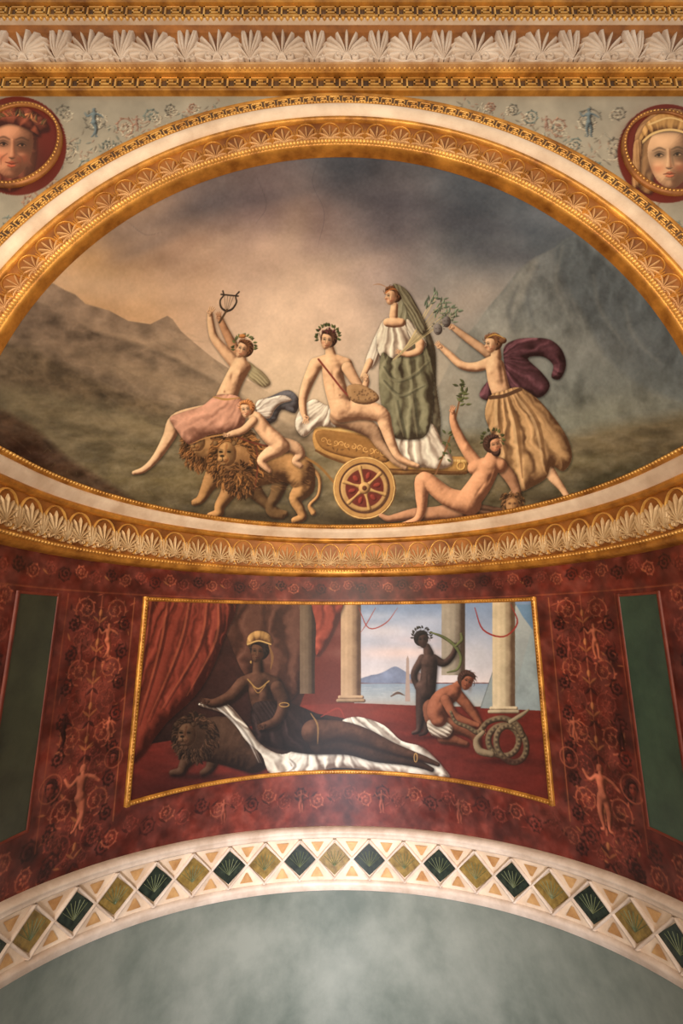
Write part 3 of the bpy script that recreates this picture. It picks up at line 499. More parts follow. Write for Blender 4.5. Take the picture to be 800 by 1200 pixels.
def ornament(g):
    ax0=g*322
    for i in range(150):
        x=ax0+rng.uniform(-38,38); y=rng.uniform(-30,225); c=[OR1,OR2,OR3,OR2,OR4][i%5]
        A.leaf(x,y,rng.uniform(0,6.28),rng.uniform(4,10),rng.uniform(.6,1.5),c,.6)
    A.limb([(ax0,-30,.9),(ax0,60,1.2),(ax0,130,.9),(ax0,200,1.4)],OR1,al=.7)
    for i,y in enumerate((-16,14,46,78,110,142,174,206)):
        col=OR1 if i%2==0 else OR3
        for k in (-1,1):
            A.spiral(ax0+k*18,y,14,1.8,k*(1 if i%2 else -1),pi/2,col,.95,.85)
            A.spiral(ax0+k*31,y+15,8,1.5,-k,-pi/2,OR2,1.0,.85); A.spiral(ax0+k*9,y+16,5.5,1.3,k,0,OR3,.8,.7)
            A.leaf(ax0,y+14,-pi/2+k*.9,11,1.6,OR4,.6);A.leaf(ax0,y+18,pi/2-k*.8,10,1.6,OR2,.8)
        A.ell(ax0,y+4,2.4,4,OR4,rnd=3,al=.75)
    fig(A,ax0+12,34,38,(150,82,58),g); fig(A,ax0-20,40,28,OR3,g); fig(A,ax0,196,64,(160,88,64),g); fig(A,ax0+g*28,116,30,OR2,g); fig(A,ax0-g*24,120,26,OR1,g)
    for (x,y,r) in [(ax0+g*34,150,12),(ax0-g*34,138,10)]: A.ring(x,y,r,r,1.0,OR1,al=.7); A.head(x,y,r*.6,0,.2*g,OR3,OR2)
    for i in range(9): A.spiral(g*438,-24+i*27,11,1.7,g*(1 if i%2 else -1),pi/2,[OR1,OR3,OR2][i%3],1.0,.75); A.spiral(g*458,-10+i*27,8,1.5,-g,0,OR2,.9,.8)
    for j in range(2):
        for i in range(7): A.spiral(g*(348+i*24),196+j*20,10,1.7,g*(1 if (i+j)%2 else -1),i,[OR3,OR2,OR1][(i+j)%3],1.0,.7)
    for i in range(15):
        x=g*(10+i*21); y0=217-abs(i)*.5; A.spiral(x,y0+(4 if i%2 else -4),9.5,1.7,g*(1 if i%2 else -1),pi if i%2 else 0,[OR3,OR1,OR2][i%3],.9,.65)
        A.leaf(x+g*9,y0,(-.6 if i%2 else .6),11,1.4,OR2,.7); A.leaf(x+g*4,y0+10,rng.uniform(-3,0),8,1.2,OR3,.6)
    for i in range(24):
        x=g*(10+i*19); A.spiral(x,-52+(2 if i%2 else -2),7.8,1.7,g*(1 if i%2 else -1),pi if i%2 else 0,[OR1,OR2,OR3][i%3],.9,.75)
        A.leaf(x+g*9,-52,(-.6 if i%2 else .6),9,1.3,OR4 if i%4==0 else OR2,.65)
both(ornament)
for x in (-150,-52,52,150): fig(A,x,234,28,(124,62,46))
for x0 in (-1,1):
    A.line([(x0*282,-30),(x0*282,200)],.6,(154,92,56),.7,taper=False,n=1); A.line([(x0*364,-30),(x0*364,200)],.6,(140,72,46),.6,taper=False,n=1)
A.line([(-500,-34),(500,-34)],.6,(140,76,48),.6,taper=False,n=1)
nn=(fbm(A.h,A.w,30,151,4)-.5)[...,None]; A.img*=1+nn*.8

# ================================================ SPANDREL SHEET (front wall)
E=Sheet(-260,60,1060,460,2.0,(150,148,130))
nn=fbm(E.h,E.w,60,61,5)[...,None]; E.img[:]=np.array((122,114,98))*(1-nn)+np.array((172,160,138))*nn
def span(g):
    X=lambda x:400+g*(x-400)
    for k in range(240): x=rng.uniform(540,800); E.leaf(X(x),122+rng.uniform(0,34)+(x-560)*.25,rng.uniform(0,6.28),rng.uniform(4,9),1.1,[(108,98,82),(188,176,150),(146,112,90),(96,106,98)][k%4],.55)
    for i,(x,y,r) in enumerate([(690,140,14),(655,148,12),(622,136,9),(722,175,13),(765,236,12),(700,196,9),(600,128,7),(575,126,6),(790,266,12),(820,300,14),(860,190,20),(840,240,18),(725,132,9),(740,215,9),(674,170,8)]):
        E.spiral(X(x),y,r,1.6,g*(1 if i%2 else -1),i*1.3,[(98,94,82),(146,108,86),(96,106,98)][i%3],.9,.8)
        E.spiral(X(x-4),y+3,r*.8,1.4,-g*(1 if i%2 else -1),i*.7,(190,178,152),.8,.7)
    fig(E,X(690),160,36,(94,104,104),g); fig(E,X(640),154,20,(136,106,88),g)
both(span)
for (mx,my) in [(20,171),(781,180)]:
    E.ell(mx,my,58,58,(96,34,23),flat=True); E.glow(mx-10,my-14,30,30,(126,52,35),.6); E.glow(mx+20,my+24,24,24,(58,22,16),.6)
# left: mask of a youth with red-brown head cloth and vine
E.blob([(-26,146),(-6,124),(24,124),(48,136),(58,152),(44,158),(42,184),(34,210),(12,224),(-10,214),(-28,180)],(116,56,38),rnd=14,fold=('fan',10,170,7,.3))
E.bighead(12,173,36,.05,.3,(190,128,92),(104,58,40),1)
E.blob([(-22,160),(-10,138),(12,131),(34,138),(48,160),(34,152),(12,145),(-6,151)],(128,64,42),rnd=8,fold=('fan',12,190,9,.3))
for k in range(36): E.leaf(-20+k*2.0,147-11*sin(k*.09),rng.uniform(-2.8,-.3),9,1.7,np.array([(150,80,52),(104,80,46),(170,104,62)][k%3])*rng.uniform(.6,1.2))
# right: mask with golden helmet-like head-dress
E.blob([(746,196),(744,158),(760,136),(786,127),(810,136),(830,168),(828,215),(810,230),(800,200),(768,200),(764,226),(748,220)],(144,104,66),rnd=12,fold=('fan',786,110,14,.3))
E.bighead(785,185,36,-.05,-.2,(202,156,114),(186,134,80))
E.blob([(747,172),(757,144),(784,131),(812,144),(822,172),(806,158),(785,153),(763,158)],(176,130,74),rnd=8,fold=('fan',784,200,16,.3))
E.line([(748,171),(764,157),(785,152),(805,157),(821,171)],1.4,(214,174,112),taper=False); E.line([(760,146),(785,138),(809,146)],1,(216,176,114),taper=False)
for x0,sx in ((748,-1),(820,1)): E.blob([(x0-5,166),(x0+4,166),(x0+5+sx*2,190),(x0+4+sx*3,216),(x0-4+sx*3,218),(x0-6+sx,190)],(164,120,76),rnd=4,fold=('dir',1.5,.9,0,.25))
print("paint done")

# ------------------------------------------------ mesh building
def world(P):
    P=np.array(P,float)*S; P[:,2]+=EYE; return P
def mk_mesh(name,V,Fc,mat,parent=None,smooth=True,cols=None,nv=4):
    me=bpy.data.meshes.new(name); V=world(V).astype(np.float32); Fc=np.asarray(Fc,np.int32)
    me.vertices.add(len(V)); me.vertices.foreach_set('co',V.ravel())
    me.loops.add(Fc.size); me.loops.foreach_set('vertex_index',Fc.ravel())
    me.polygons.add(len(Fc)); me.polygons.foreach_set('loop_start',np.arange(0,Fc.size,nv,dtype=np.int32)); me.polygons.foreach_set('loop_total',np.full(len(Fc),nv,np.int32))
    me.polygons.foreach_set('use_smooth',np.full(len(Fc),smooth)); me.update(calc_edges=True); me.validate()
    if cols is not None:
        ca=me.color_attributes.new(name='Paint',type='FLOAT_COLOR',domain='POINT')
        rgba=np.ones((len(V),4),np.float32); rgba[:,:3]=to_lin(cols); ca.data.foreach_set('color',rgba.ravel())
    ob=bpy.data.objects.new(name,me); bpy.context.collection.objects.link(ob); me.materials.append(mat)
    if parent: ob.parent=parent
    return ob
def sampleS(sh,x,y):
    u=np.clip((x-sh.x0)*sh.k-.5,0,sh.w-1.01);v=np.clip((y-sh.y0)*sh.k-.5,0,sh.h-1.01)
    i=u.astype(int);j=v.astype(int);a=(u-i)[:,None];b=(v-j)[:,None]; I=sh.img
    return (I[j,i]*(1-a)+I[j,i+1]*a)*(1-b)+(I[j+1,i]*(1-a)+I[j+1,i+1]*a)*b
Sheet.sample=sampleS
def gridF(nu,nv_):
    i=np.arange(nu-1)[:,None]*nv_+np.arange(nv_-1)[None,:]
    return np.stack([i,i+nv_,i+nv_+1,i+1],-1).reshape(-1,4)
def empty(name):
    e=bpy.data.objects.new(name,None); bpy.context.collection.objects.link(e); return e
class Acc:
    def __init__(s): s.v=[];s.f=[];s.n=0
    def add(s,V,Fc): s.v.append(V); s.f.append(np.asarray(Fc)+s.n); s.n+=len(V)
    def obj(s,name,mat,parent=None,smooth=True): return mk_mesh(name,np.vstack(s.v),np.vstack(s.f),mat,parent,smooth)
def m_front(P): return np.stack([P[:,0],FY-P[:,2],P[:,1]],1)
def m_cyl(P):   # u = signed arc length from centre, v=z, h = toward room
    a=P[:,0]/R+pi/2; rr=R-P[:,2]
    x=-rr*np.cos(np.clip(a,0,pi)); y=CY+rr*np.sin(np.clip(a,0,pi))
    y=np.where(a<0,CY+a*R,np.where(a>pi,CY-(a-pi)*R,y)); return np.stack([x,y,P[:,1]],1)
RA=.77
def m_arch(P):
    a=P[:,0]/RA; return np.stack([-P[:,1]*np.cos(a),FY-P[:,2],ZC+P[:,1]*np.sin(a)],1)
def sweep(acc,prof,m,u0,u1,n):
    us=np.linspace(u0,u1,n); pr=np.array(prof); V=np.array([[u,p[1],p[0]] for u in us for p in pr]); acc.add(m(V),gridF(n,len(pr)))
def ridge(pts,h,flat=False):
    P=np.asarray(pts,float); T=np.gradient(P[:,:2],axis=0); T/=np.linalg.norm(T,axis=1)[:,None]+1e-9; N=np.stack([-T[:,1],T[:,0]],1)
    cs=[(-1,0),(-.65,.7),(0,1),(.65,.7),(1,0)] if not flat else [(-1,0),(-.97,1),(.97,1),(1,0)]
    V=[]; wm=P[:,2].max()
    for i in range(len(P)):
        for c,k in cs: V.append([P[i,0]+N[i,0]*c*P[i,2],P[i,1]+N[i,1]*c*P[i,2],h*k*(min(1,.25+P[i,2]/wm)if not flat else 1)])
    return np.array(V),gridF(len(P),len(cs))
def merge(L):
    a=Acc()
    for V,Fc in L: a.add(V,Fc)
    return np.vstack(a.v),np.vstack(a.f)
def seg(x0,y0,x1,y1,w,h):
    d=math.hypot(x1-x0,y1-y0); ex,ey=(x1-x0)/d*w,(y1-y0)/d*w
    return ridge([(x0-ex,y0-ey,w),(x1+ex,y1+ey,w)],h,True)
def petal(a,L,w,h,x0=0,y0=0,bend=0):
    t=np.linspace(0,1,7); P=[]
    for k in t:
        b=a+bend*k; P.append((x0+L*k*cos(b),y0+L*k*sin(b),w*(.25+.75*sin(min(1,k*1.25)*pi*.62))*(1 if k<.99 else .15)))
    return ridge(P,h)
def curl(cx,cy,r,st,sgn,turns,w,h):
    n=14; return ridge([(cx+r*(1-.75*i/n)*cos(st+sgn*turns*2*pi*i/n),cy+r*(1-.75*i/n)*sin(st+sgn*turns*2*pi*i/n),w*(1-.4*i/n)) for i in range(n+1)],h)
def palmette(H,h,n=9,spread=1.25,w=.056):
    L=[]
    for i in range(n):
        t=(i/(n-1))*2-1; a=pi/2-t*spread; ln=H*(.80-.26*abs(t)); L.append(petal(a,ln,H*w,h,0,H*.14,-t*.35))
    L.append(ridge([(-H*.1,H*.05,H*.02),(-H*.05,H*.12,H*.04),(0,H*.14,H*.06),(H*.05,H*.12,H*.04),(H*.1,H*.05,H*.02)],h*1.1))
    for k in (-1,1): L.append(curl(k*H*.17,H*.09,H*.085,pi/2,-k,1.1,H*.03,h))
    return merge(L)
def lotus(H,h):
    L=[petal(pi/2,H*.84,H*.05,h,0,H*.1)]
    for k in (-1,1):
        L.append(petal(pi/2-k*.20,H*.84,H*.05,h,0,H*.1,.0)); L.append(petal(pi/2-k*.46,H*.84,H*.045,h,0,H*.1,.24*k)); L.append(petal(pi/2-k*.85,H*.55,H*.04,h,0,H*.08,.3*k))
        L.append(curl(k*H*.16,H*.06,H*.06,pi/2,-k,1.0,H*.025,h))
    return merge(L)
def horseshoe(W,H,w,h):
    P=[(-W*.3,0,w),(-W*.5,H*.3,w),(-W*.48,H*.62,w),(-W*.3,H*.9,w),(0,H,w),(W*.3,H*.9,w),(W*.48,H*.62,w),(W*.5,H*.3,w),(W*.3,0,w)]
    return ridge(catmull(P,3),h)
def place(acc,T,m,u,v,h=0,flip=False,sc=1):
    V,Fc=T; V=V.copy(); V[:,:2]*=sc
    if flip: V[:,1]*=-1
    V=V+np.array([u,v,h]); acc.add(m(V),Fc)
def keyunit(u,H,w,h):
    q=H/4.0; L=[seg(0,0,u,0,w,h),seg(0,0,0,4*q,w,h)]
    k=u/5.2
    pts=[(0,4*q),(4*k,4*q),(4*k,1.4*q),(1.7*k,1.4*q),(1.7*k,2.8*q),(2.8*k,2.8*q)]
    for a,b in zip(pts[:-1],pts[1:]): L.append(seg(*a,*b,w,h))
    return merge(L)
def bead(r,h):
    n=8; V=[];
    for j,(q,k) in enumerate([(1,0),(.85,.55),(.5,.86),(.02,1)]):
        for i in range(n): a=2*pi*i/n; V.append([r*q*cos(a),r*q*sin(a),h*k])
    Fc=[[j*n+i,j*n+(i+1)%n,(j+1)*n+(i+1)%n,(j+1)*n+i] for j in range(3) for i in range(n)]
    return np.array(V),np.array(Fc)
# ------------------------------------------------ materials
def mat(name,c1,c2=None,rough=.5,metal=0,scale=4,bump=.15,paint=False,spec=.4,bscale=None):
    m=bpy.data.materials.new(name); m.use_nodes=True; nt=m.node_tree; b=nt.nodes['Principled BSDF']
    tc=nt.nodes.new('ShaderNodeTexCoord'); nz=nt.nodes.new('ShaderNodeTexNoise'); nz.inputs['Scale'].default_value=scale; nz.inputs['Detail'].default_value=8; nz.inputs['Roughness'].default_value=.62
    nt.links.new(tc.outputs['Object'],nz.inputs['Vector'])
    if paint:
        at=nt.nodes.new('ShaderNodeAttribute'); at.attribute_name='Paint'; nt.links.new(at.outputs['Color'],b.inputs['Base Color'])
    else:
        cr=nt.nodes.new('ShaderNodeValToRGB'); cr.color_ramp.elements[0].position=.34; cr.color_ramp.elements[1].position=.68
        cr.color_ramp.elements[0].color=(*to_lin(c1),1); cr.color_ramp.elements[1].color=(*to_lin(c2 or c1),1)
        nt.links.new(nz.outputs['Fac'],cr.inputs['Fac']); nt.links.new(cr.outputs['Color'],b.inputs['Base Color'])
    b.inputs['Roughness'].default_value=rough; b.inputs['Metallic'].default_value=metal; b.inputs['Specular IOR Level'].default_value=spec
    n2=nt.nodes.new('ShaderNodeTexNoise'); n2.inputs['Scale'].default_value=bscale or scale*6; n2.inputs['Detail'].default_value=4; nt.links.new(tc.outputs['Object'],n2.inputs['Vector'])
    bp=nt.nodes.new('ShaderNodeBump'); bp.inputs['Strength'].default_value=bump; bp.inputs['Distance'].default_value=.01
    nt.links.new(n2.outputs['Fac'],bp.inputs['Height']); nt.links.new(bp.outputs['Normal'],b.inputs['Normal'])
    return m
FRESCO=mat('fresco_paint',(0,0,0),paint=True,rough=.75,bump=.08,spec=.2)
REDW=mat('red_encaustic_paint',(0,0,0),paint=True,rough=.42,bump=.05,spec=.26)
OIL=mat('oil_paint',(0,0,0),paint=True,rough=.5,bump=.05,spec=.25)
GOLD=mat('gilt_stucco',(134,82,28),(218,152,64),rough=.36,metal=.45,scale=5)
GOLDL=mat('gilt_bright',(176,120,54),(234,180,94),rough=.32,metal=.4,scale=5)  # lighter gilt for beads, key patterns and tendrils
GROUND=mat('gilt_ground',(108,62,26),(170,108,48),rough=.45,metal=.3,scale=4)
DARKG=mat('dark_gilt_ground',(58,40,24),(104,70,36),rough=.6,scale=6)
CREAM=mat('cream_stucco',(190,162,134),(226,202,174),rough=.5,scale=3)
PALE=mat('pale_gilt_relief',(172,134,88),(214,182,136),rough=.42,metal=.12,scale=5)
WHITE=mat('white_stucco',(186,162,140),(222,202,182),rough=.5,scale=4)
TAN=mat('tan_stucco',(164,114,66),(208,162,106),rough=.42,metal=.2,scale=5)
GREENW=mat('green_marbled_plaster',(92,98,88),(130,132,120),rough=.25,scale=1.3,bump=.03,bscale=3,spec=.65)
GPANEL=mat('green_panel_paint',(40,44,32),(60,64,46),rough=.4,scale=3)
GPANEL2=mat('green_panel_paint_right',(38,56,44),(58,78,60),rough=.4,scale=3)
DIAD=mat('verde_antico',(16,22,18),(48,56,44),rough=.3,scale=22)
DIAO=mat('giallo_antico',(98,76,34),(144,116,58),rough=.35,scale=20)
LEAFM=mat('leaf_motif_paint',(84,92,60),(110,112,76),rough=.4)
REDT=mat('red_trim',(90,34,24),(126,56,36),rough=.5)
FLOORM=mat('floor_terrazzo',(120,100,80),(160,140,116),rough=.4)

# ------------------------------------------------ half dome fresco
NA,NP=1200,680
a=np.linspace(0,pi,NA)[:,None]; ph=np.linspace(0,pi/2*.9999,NP)[None,:]
V=np.stack([-R*np.cos(a)*np.cos(ph),CY+R*np.sin(a)*np.cos(ph),ZC+R*np.sin(ph)+0*a],-1).reshape(-1,3)
px,py=proj(V); dome=empty('ceiling_half_dome_fresco')
mk_mesh('dome_shell',V,gridF(NA,NP),FRESCO,dome,cols=M.sample(px,py))
al=np.linspace(0,pi,1100)[:,None]; yy=np.linspace(CY,FY-.001,60)[None,:]
V=np.stack([-R*np.cos(al)+0*yy,yy+0*al,ZC+R*np.sin(al)+0*yy],-1).reshape(-1,3); px,py=proj(V)
mk_mesh('dome_front_vault',V,gridF(1100,60),FRESCO,dome,cols=M.sample(px,py))
# ------------------------------------------------ apse walls
UH=pi/2*R; UE=UH+(CY-FY)
us=np.linspace(-UE,UE,1200); zs=np.linspace(.30,-.70,460)
V=np.stack([np.repeat(us,460),np.tile(zs,1200),np.zeros(460*1200)],1)
mk_mesh('wall_apse_red',m_cyl(V),gridF(1200,460),REDW,cols=A.sample(V[:,0]*400,-V[:,1]*400))
us=np.linspace(-UE,UE,200); V=np.stack([np.repeat(us,30),np.tile(np.linspace(-.70,-1.6,30),200),np.zeros(6000)],1)
mk_mesh('wall_apse_green',m_cyl(V),gridF(200,30),GREENW)
# ------------------------------------------------ painting with gilt frame
PU0,PU1,PZ0,PZ1=-.672,.660,-.468,.0735
us=np.linspace(PU0,PU1,760); zs=np.linspace(PZ1,PZ0,360)
V=np.stack([np.repeat(us,360),np.tile(zs,760),np.full(360*760,.004)],1); W_=m_cyl(V); px,py=proj(W_)
paint=empty('framed_reclining_queen_painting'); mk_mesh('canvas',W_,gridF(760,360),OIL,paint,cols=C.sample(px,py))
fa=Acc(); fw=.0065
def frame(acc,u0,u1,z0,z1,w,h,m=m_cyl,n=60):
    prof=[(0,-w),(h,-w*.6),(h*.7,0),(h,w*.6),(0,w)]
    for z in (z0,z1): sweep(acc,[(p,z+q) for p,q in prof],m,u0-w,u1+w,n)
    for u in (u0,u1):
        zz=np.linspace(z0-w,z1+w,30); V=np.array([[u+q,z,p+.0004] for z in zz for p,q in prof]); acc.add(m(V),gridF(30,5))
frame(fa,PU0,PU1,PZ0,PZ1,fw,.013); fa.obj('gilt_frame',GOLD,paint)
fb=Acc(); bd=bead(.003,.005)
for u in np.arange(PU0,PU1,.009):
    for z in (PZ0,PZ1): place(fb,bd,m_cyl,u,z,.009)
for z in np.arange(PZ0,PZ1,.009):
    for u in (PU0,PU1): place(fb,bd,m_cyl,u,z,.009)
fb.obj('frame_beading',GOLDL,paint)
# ------------------------------------------------ green side panels
for k,(u0,u1,mt) in enumerate([(-math.radians(84.5)*R,-math.radians(75)*R,GPANEL),(math.radians(73.5)*R,math.radians(83)*R,GPANEL2)]):
    e=empty('green_wall_panel'); c=Acc(); sweep(c,[(.003,-.442),(.003,-.2),(.003,.07)],m_cyl,u0,u1,12); c.obj('panel_field',mt,e)
    c=Acc(); frame(c,u0,u1,-.442,.07,.0035,.006,n=12); c.obj('panel_moulding',REDT,e)
# ------------------------------------------------ cornice
cor=empty('apse_cornice'); n=220
for nm,pr,mt in [('gilt_lip',[(0,.353),(.033,.351),(.036,.345),(.034,.339),(.030,.336)],GOLD),
    ('cream_cove',[(.030,.336),(.034,.330),(.030,.320),(.024,.310),(.020,.303)],CREAM),
    ('gilt_fillet',[(.020,.303),(.026,.299),(.026,.292),(.020,.287),(.011,.285)],GOLD),
    ('frieze_ground',[(.011,.285),(.009,.24),(.011,.196)],GROUND),
    ('gilt_base_roll',[(.011,.196),(.022,.193),(.025,.186),(.02,.180),(.022,.175),(.012,.168),(0,.165)],GOLD)]:
    c=Acc(); sweep(c,pr,m_cyl,-UE,UE,n); c.obj(nm,mt,cor)
pa=Acc();pb=Acc(); PAL=palmette(.074,.009,9,w=.046); LOT=lotus(.078,.009); HS=horseshoe(.072,.084,.0028,.007)
N=32; st=2*UE/N
for i in range(N):
    u=-UE+(i+.5)*st; place(pa,PAL,m_cyl,u,.201,.010); place(pb,HS,m_cyl,u,.198,.009)
    if i<N-1: place(pa,LOT,m_cyl,u+st/2,.198,.010,sc=.8)
pa.obj('anthemion_ornament',PALE,cor); pb.obj('horseshoe_tendrils',GOLDL,cor)
c=Acc(); bd=bead(.0042,.006)
for u in np.arange(-UE,UE,.0105): place(c,bd,m_cyl,u,.345,.034); place(c,bd,m_cyl,u,.1865,.023)
c.obj('bead_rows',GOLDL,cor)
# ------------------------------------------------ archivolt
arc=empty('archivolt'); n=260; UA=pi*RA
for nm,pr,mt in [('soffit_edge',[(0,.7195),(.022,.716),(.03,.718),(.034,.724),(.03,.731),(.024,.733)],GOLD),
    ('frieze_ground',[(.024,.733),(.018,.765),(.020,.792)],GROUND),
    ('gilt_fillet',[(.020,.792),(.028,.794),(.03,.799),(.026,.803)],GOLD),
    ('white_torus',[(.026,.803),(.033,.807),(.036,.816),(.035,.828),(.028,.838),(.020,.843)],CREAM),
    ('outer_gilt_band',[(.020,.843),(.024,.847),(.02,.852),(.013,.854)],GOLD),
    ('outer_dark_band',[(.013,.854),(.012,.882)],DARKG),
    ('outer_gilt_fillet',[(.012,.882),(.015,.886),(.012,.890),(0,.893)],GOLD)]:
    c=Acc(); sweep(c,pr,m_arch,0,UA,n); c.obj(nm,mt,arc)
pa=Acc();pb=Acc(); PAL=palmette(.050,.008,7,w=.05); HS=horseshoe(.046,.054,.0018,.005); LOT=lotus(.05,.007)
N=46; st=UA/N
for i in range(N):
    u=(i+.5)*st; place(pa,PAL,m_arch,u,.738,.018); place(pb,HS,m_arch,u,.736,.018)
    place(pb,LOT,m_arch,i*st,.738,.018,sc=.8)
pa.obj('anthemion_ornament',TAN,arc); pb.obj('horseshoe_tendrils',GOLD,arc)
c=Acc(); V,Fc=bead(.0055,.007)
for i in range(300):
    u=UA*(i+.5)/300; place(c,(V,Fc),m_arch,u,.7245,.031)
for i in range(380): place(c,(V*.5,Fc),m_arch,UA*(i+.5)/380,.848,.022)
K0=keyunit(.0262,.017,.0011,.003)
for i in range(92): place(c,K0,m_arch,UA*i/92+.002,.8595,.012)
c.obj('rope_beading_and_key',GOLDL,arc)
for k,sx in enumerate((-1,1)):
    c=Acc(); x0,x1=sorted((sx*.7195,sx*.893)); V=np.array([[x,z,h] for (x,h) in ((x0,0),(x0,.03),(x1,.03),(x1,0)) for z in (-1.6,ZC)]); c.add(m_front(V),gridF(4,2)); c.obj('trim_jamb_%d'%(k+1),CREAM,arc,smooth=False)
# ------------------------------------------------ front wall (spandrels)
NA=1100; NR=170; HW=1.7; HT=1.215
a=np.linspace(0,pi,NA); rb=np.minimum(HW/np.maximum(abs(np.cos(a)),1e-6),(HT-ZC)/np.maximum(np.sin(a),1e-6))
t=np.linspace(0,1,NR)**1.15; r_=.885+(np.maximum(rb,.886)-.885)[:,None]*t[None,:]
V=np.stack([-r_*np.cos(a)[:,None],FY+0*r_,ZC+r_*np.sin(a)[:,None]],-1).reshape(-1,3); px,py=proj(V)
wf=empty('wall_front'); mk_mesh('spandrels',V,gridF(NA,NR),FRESCO,wf,cols=E.sample(px,py))
for sx in (-1,1):
    V=np.array([[sx*.88,FY,-1.6],[sx*HW,FY,-1.6],[sx*HW,FY,ZC],[sx*.88,FY,ZC]]); mk_mesh('side_wall_face',V,[[0,1,2,3]],REDT,wf,smooth=False)
# ------------------------------------------------ medallions
for (mx,my) in [(20,171),(781,180)]:
    dy=600-my; fw_=F*cos(PT)-dy*sin(PT); X=(mx-400)/fw_*FY; Z=(F*sin(PT)+dy*cos(PT))/fw_*FY
    rx,rz=.098,.112; e=empty('mask_medallion')
    q=np.linspace(.0005,1,110)[:,None]; b=np.linspace(0,2*pi,300)[None,:]
    V=np.stack([X+rx*q*np.cos(b),Z+rz*q*np.sin(b),.004+.004*(1-q*q)+0*b],-1).reshape(-1,3); W_=m_front(V); px,py=proj(W_)
    mk_mesh('painted_tondo',W_,gridF(110,300)[:,::-1],FRESCO,e,cols=E.sample(px,py))
    c=Acc(); V=[]
    for j,(k,h) in enumerate([(.965,.004),(.975,.012),(1.0,.009),(1.03,.011),(1.045,0)]):
        for i in range(97): bb=2*pi*i/96; V.append([X+rx*k*cos(bb),Z+rz*k*sin(bb),h])
    c.add(m_front(np.array(V)),gridF(5,97)); c.obj('gilt_ring',GROUND,e)
    c=Acc(); bd=bead(.003,.004)
    for i in range(72): bb=2*pi*i/72; place(c,bd,m_front,X+rx*cos(bb),Z+rz*sin(bb),.008)
    c.obj('ring_beading',GOLDL,e)
# ------------------------------------------------ upper entablature
en=empty('upper_entablature')
for nm,pr,mt in [('lower_fillet',[(0,1.196),(.012,1.197),(.012,1.203),(.006,1.204)],GOLD),
    ('key_band_ground',[(.006,1.204),(.006,1.240)],DARKG),
    ('gilt_moulding',[(.006,1.240),(.018,1.242),(.022,1.248),(.018,1.253)],GOLD),
    ('cream_fillet',[(.018,1.253),(.026,1.256),(.026,1.262),(.02,1.265)],TAN),
    ('anthemion_ground',[(.02,1.265),(.014,1.28),(.014,1.372),(.022,1.384)],GROUND),
    ('upper_fillet',[(.022,1.384),(.03,1.386),(.03,1.394),(.024,1.397)],CREAM),
    ('upper_key_ground',[(.024,1.397),(.026,1.436)],DARKG),
    ('crown_moulding',[(.026,1.436),(.034,1.438),(.034,1.446),(.03,1.448)],GOLD),
    ('crown_frieze',[(.03,1.448),(.034,1.53),(.07,1.56),(.12,1.64)],DARKG)]:
    c=Acc(); sweep(c,pr,m_front,-HW,HW,3); c.obj(nm,mt,en,smooth=False)
c=Acc(); K1=keyunit(.052,.028,.002,.005)
for u in np.arange(-1.2,1.2,.052): place(c,K1,m_front,u,1.209,.006)
K2=keyunit(.046,.027,.0019,.005)
for u in np.arange(-1.2,1.2,.046): place(c,K2,m_front,u,1.403,.025)
for i,u in enumerate(np.arange(-1.2,1.2,.05)): place(c,curl(0,0,.018,i,1 if i%2 else -1,1.3,.002,.004),m_front,u,1.475,.031)
c.obj('greek_key',GOLDL,en,smooth=False)
c=Acc(); c2=Acc(); PAL=palmette(.108,.018,11,1.3,.042); LOT=lotus(.110,.016); bd=bead(.005,.007)
for i in range(-16,17):
    u=i*.150+.012; place(c,PAL,m_front,u,1.268,.014); place(c,LOT,m_front,u+.075,1.268,.014)
    for k in (-1,1):
        P=catmull([(0,.006,.0026),(k*.02,.0,.0026),(k*.04,.008,.0026),(k*.06,.014,.0026),(k*.075,.006,.0026)],3); place(c,ridge(P,.01),m_front,u,1.268,.016)
c.obj('anthemion_frieze',WHITE,en)
for u in np.arange(-1.2,1.2,.0145): place(c2,bd,m_front,u,1.390,.029)
for u in np.arange(-1.2,1.2,.0115): place(c2,(bd[0]*.7,bd[1]),m_front,u,1.248,.021)
c2.obj('bead_rows',GOLDL,en)
# ------------------------------------------------ lower diamond arch band
db=empty('diamond_inlay_arch_band')
def m_band(P):
    sa=np.sin(np.clip(P[:,0]/R+pi/2,0,pi)); zo=-.632+.087*(1-sa); zi=-.798+.108*(1-sa)
    Q=P.copy(); Q[:,1]=zi+(zo-zi)*P[:,1]; return m_cyl(Q)
for nm,pr,mt in [('outer_moulding',[(0,1.03),(.012,1.02),(.020,.98),(.022,.94),(.016,.92),(.020,.89),(.018,.86),(.010,.85)],WHITE),
    ('lattice_ground',[(.010,.85),(.010,.16)],CREAM),
    ('inner_moulding',[(.010,.16),(.018,.14),(.020,.08),(.014,.05),(.016,.0),(.0,-.02)],WHITE)]:
    c=Acc(); sweep(c,pr,m_band,-UE,UE,220); c.obj(nm,mt,db)
cd=Acc();co=Acc();cl=Acc();cm=Acc();ct=Acc()
st=.1105; hw=.0555; hh=.285
def diamond(u,hw,hh,h,n=6):
    V=[]
    for j in range(n+1):
        t=j/n
        for i in range(n+1):
            s_=i/n; V.append([u+hw*(t+s_-1),.505+hh*(s_-t),h])
    return np.array(V),gridF(n+1,n+1)
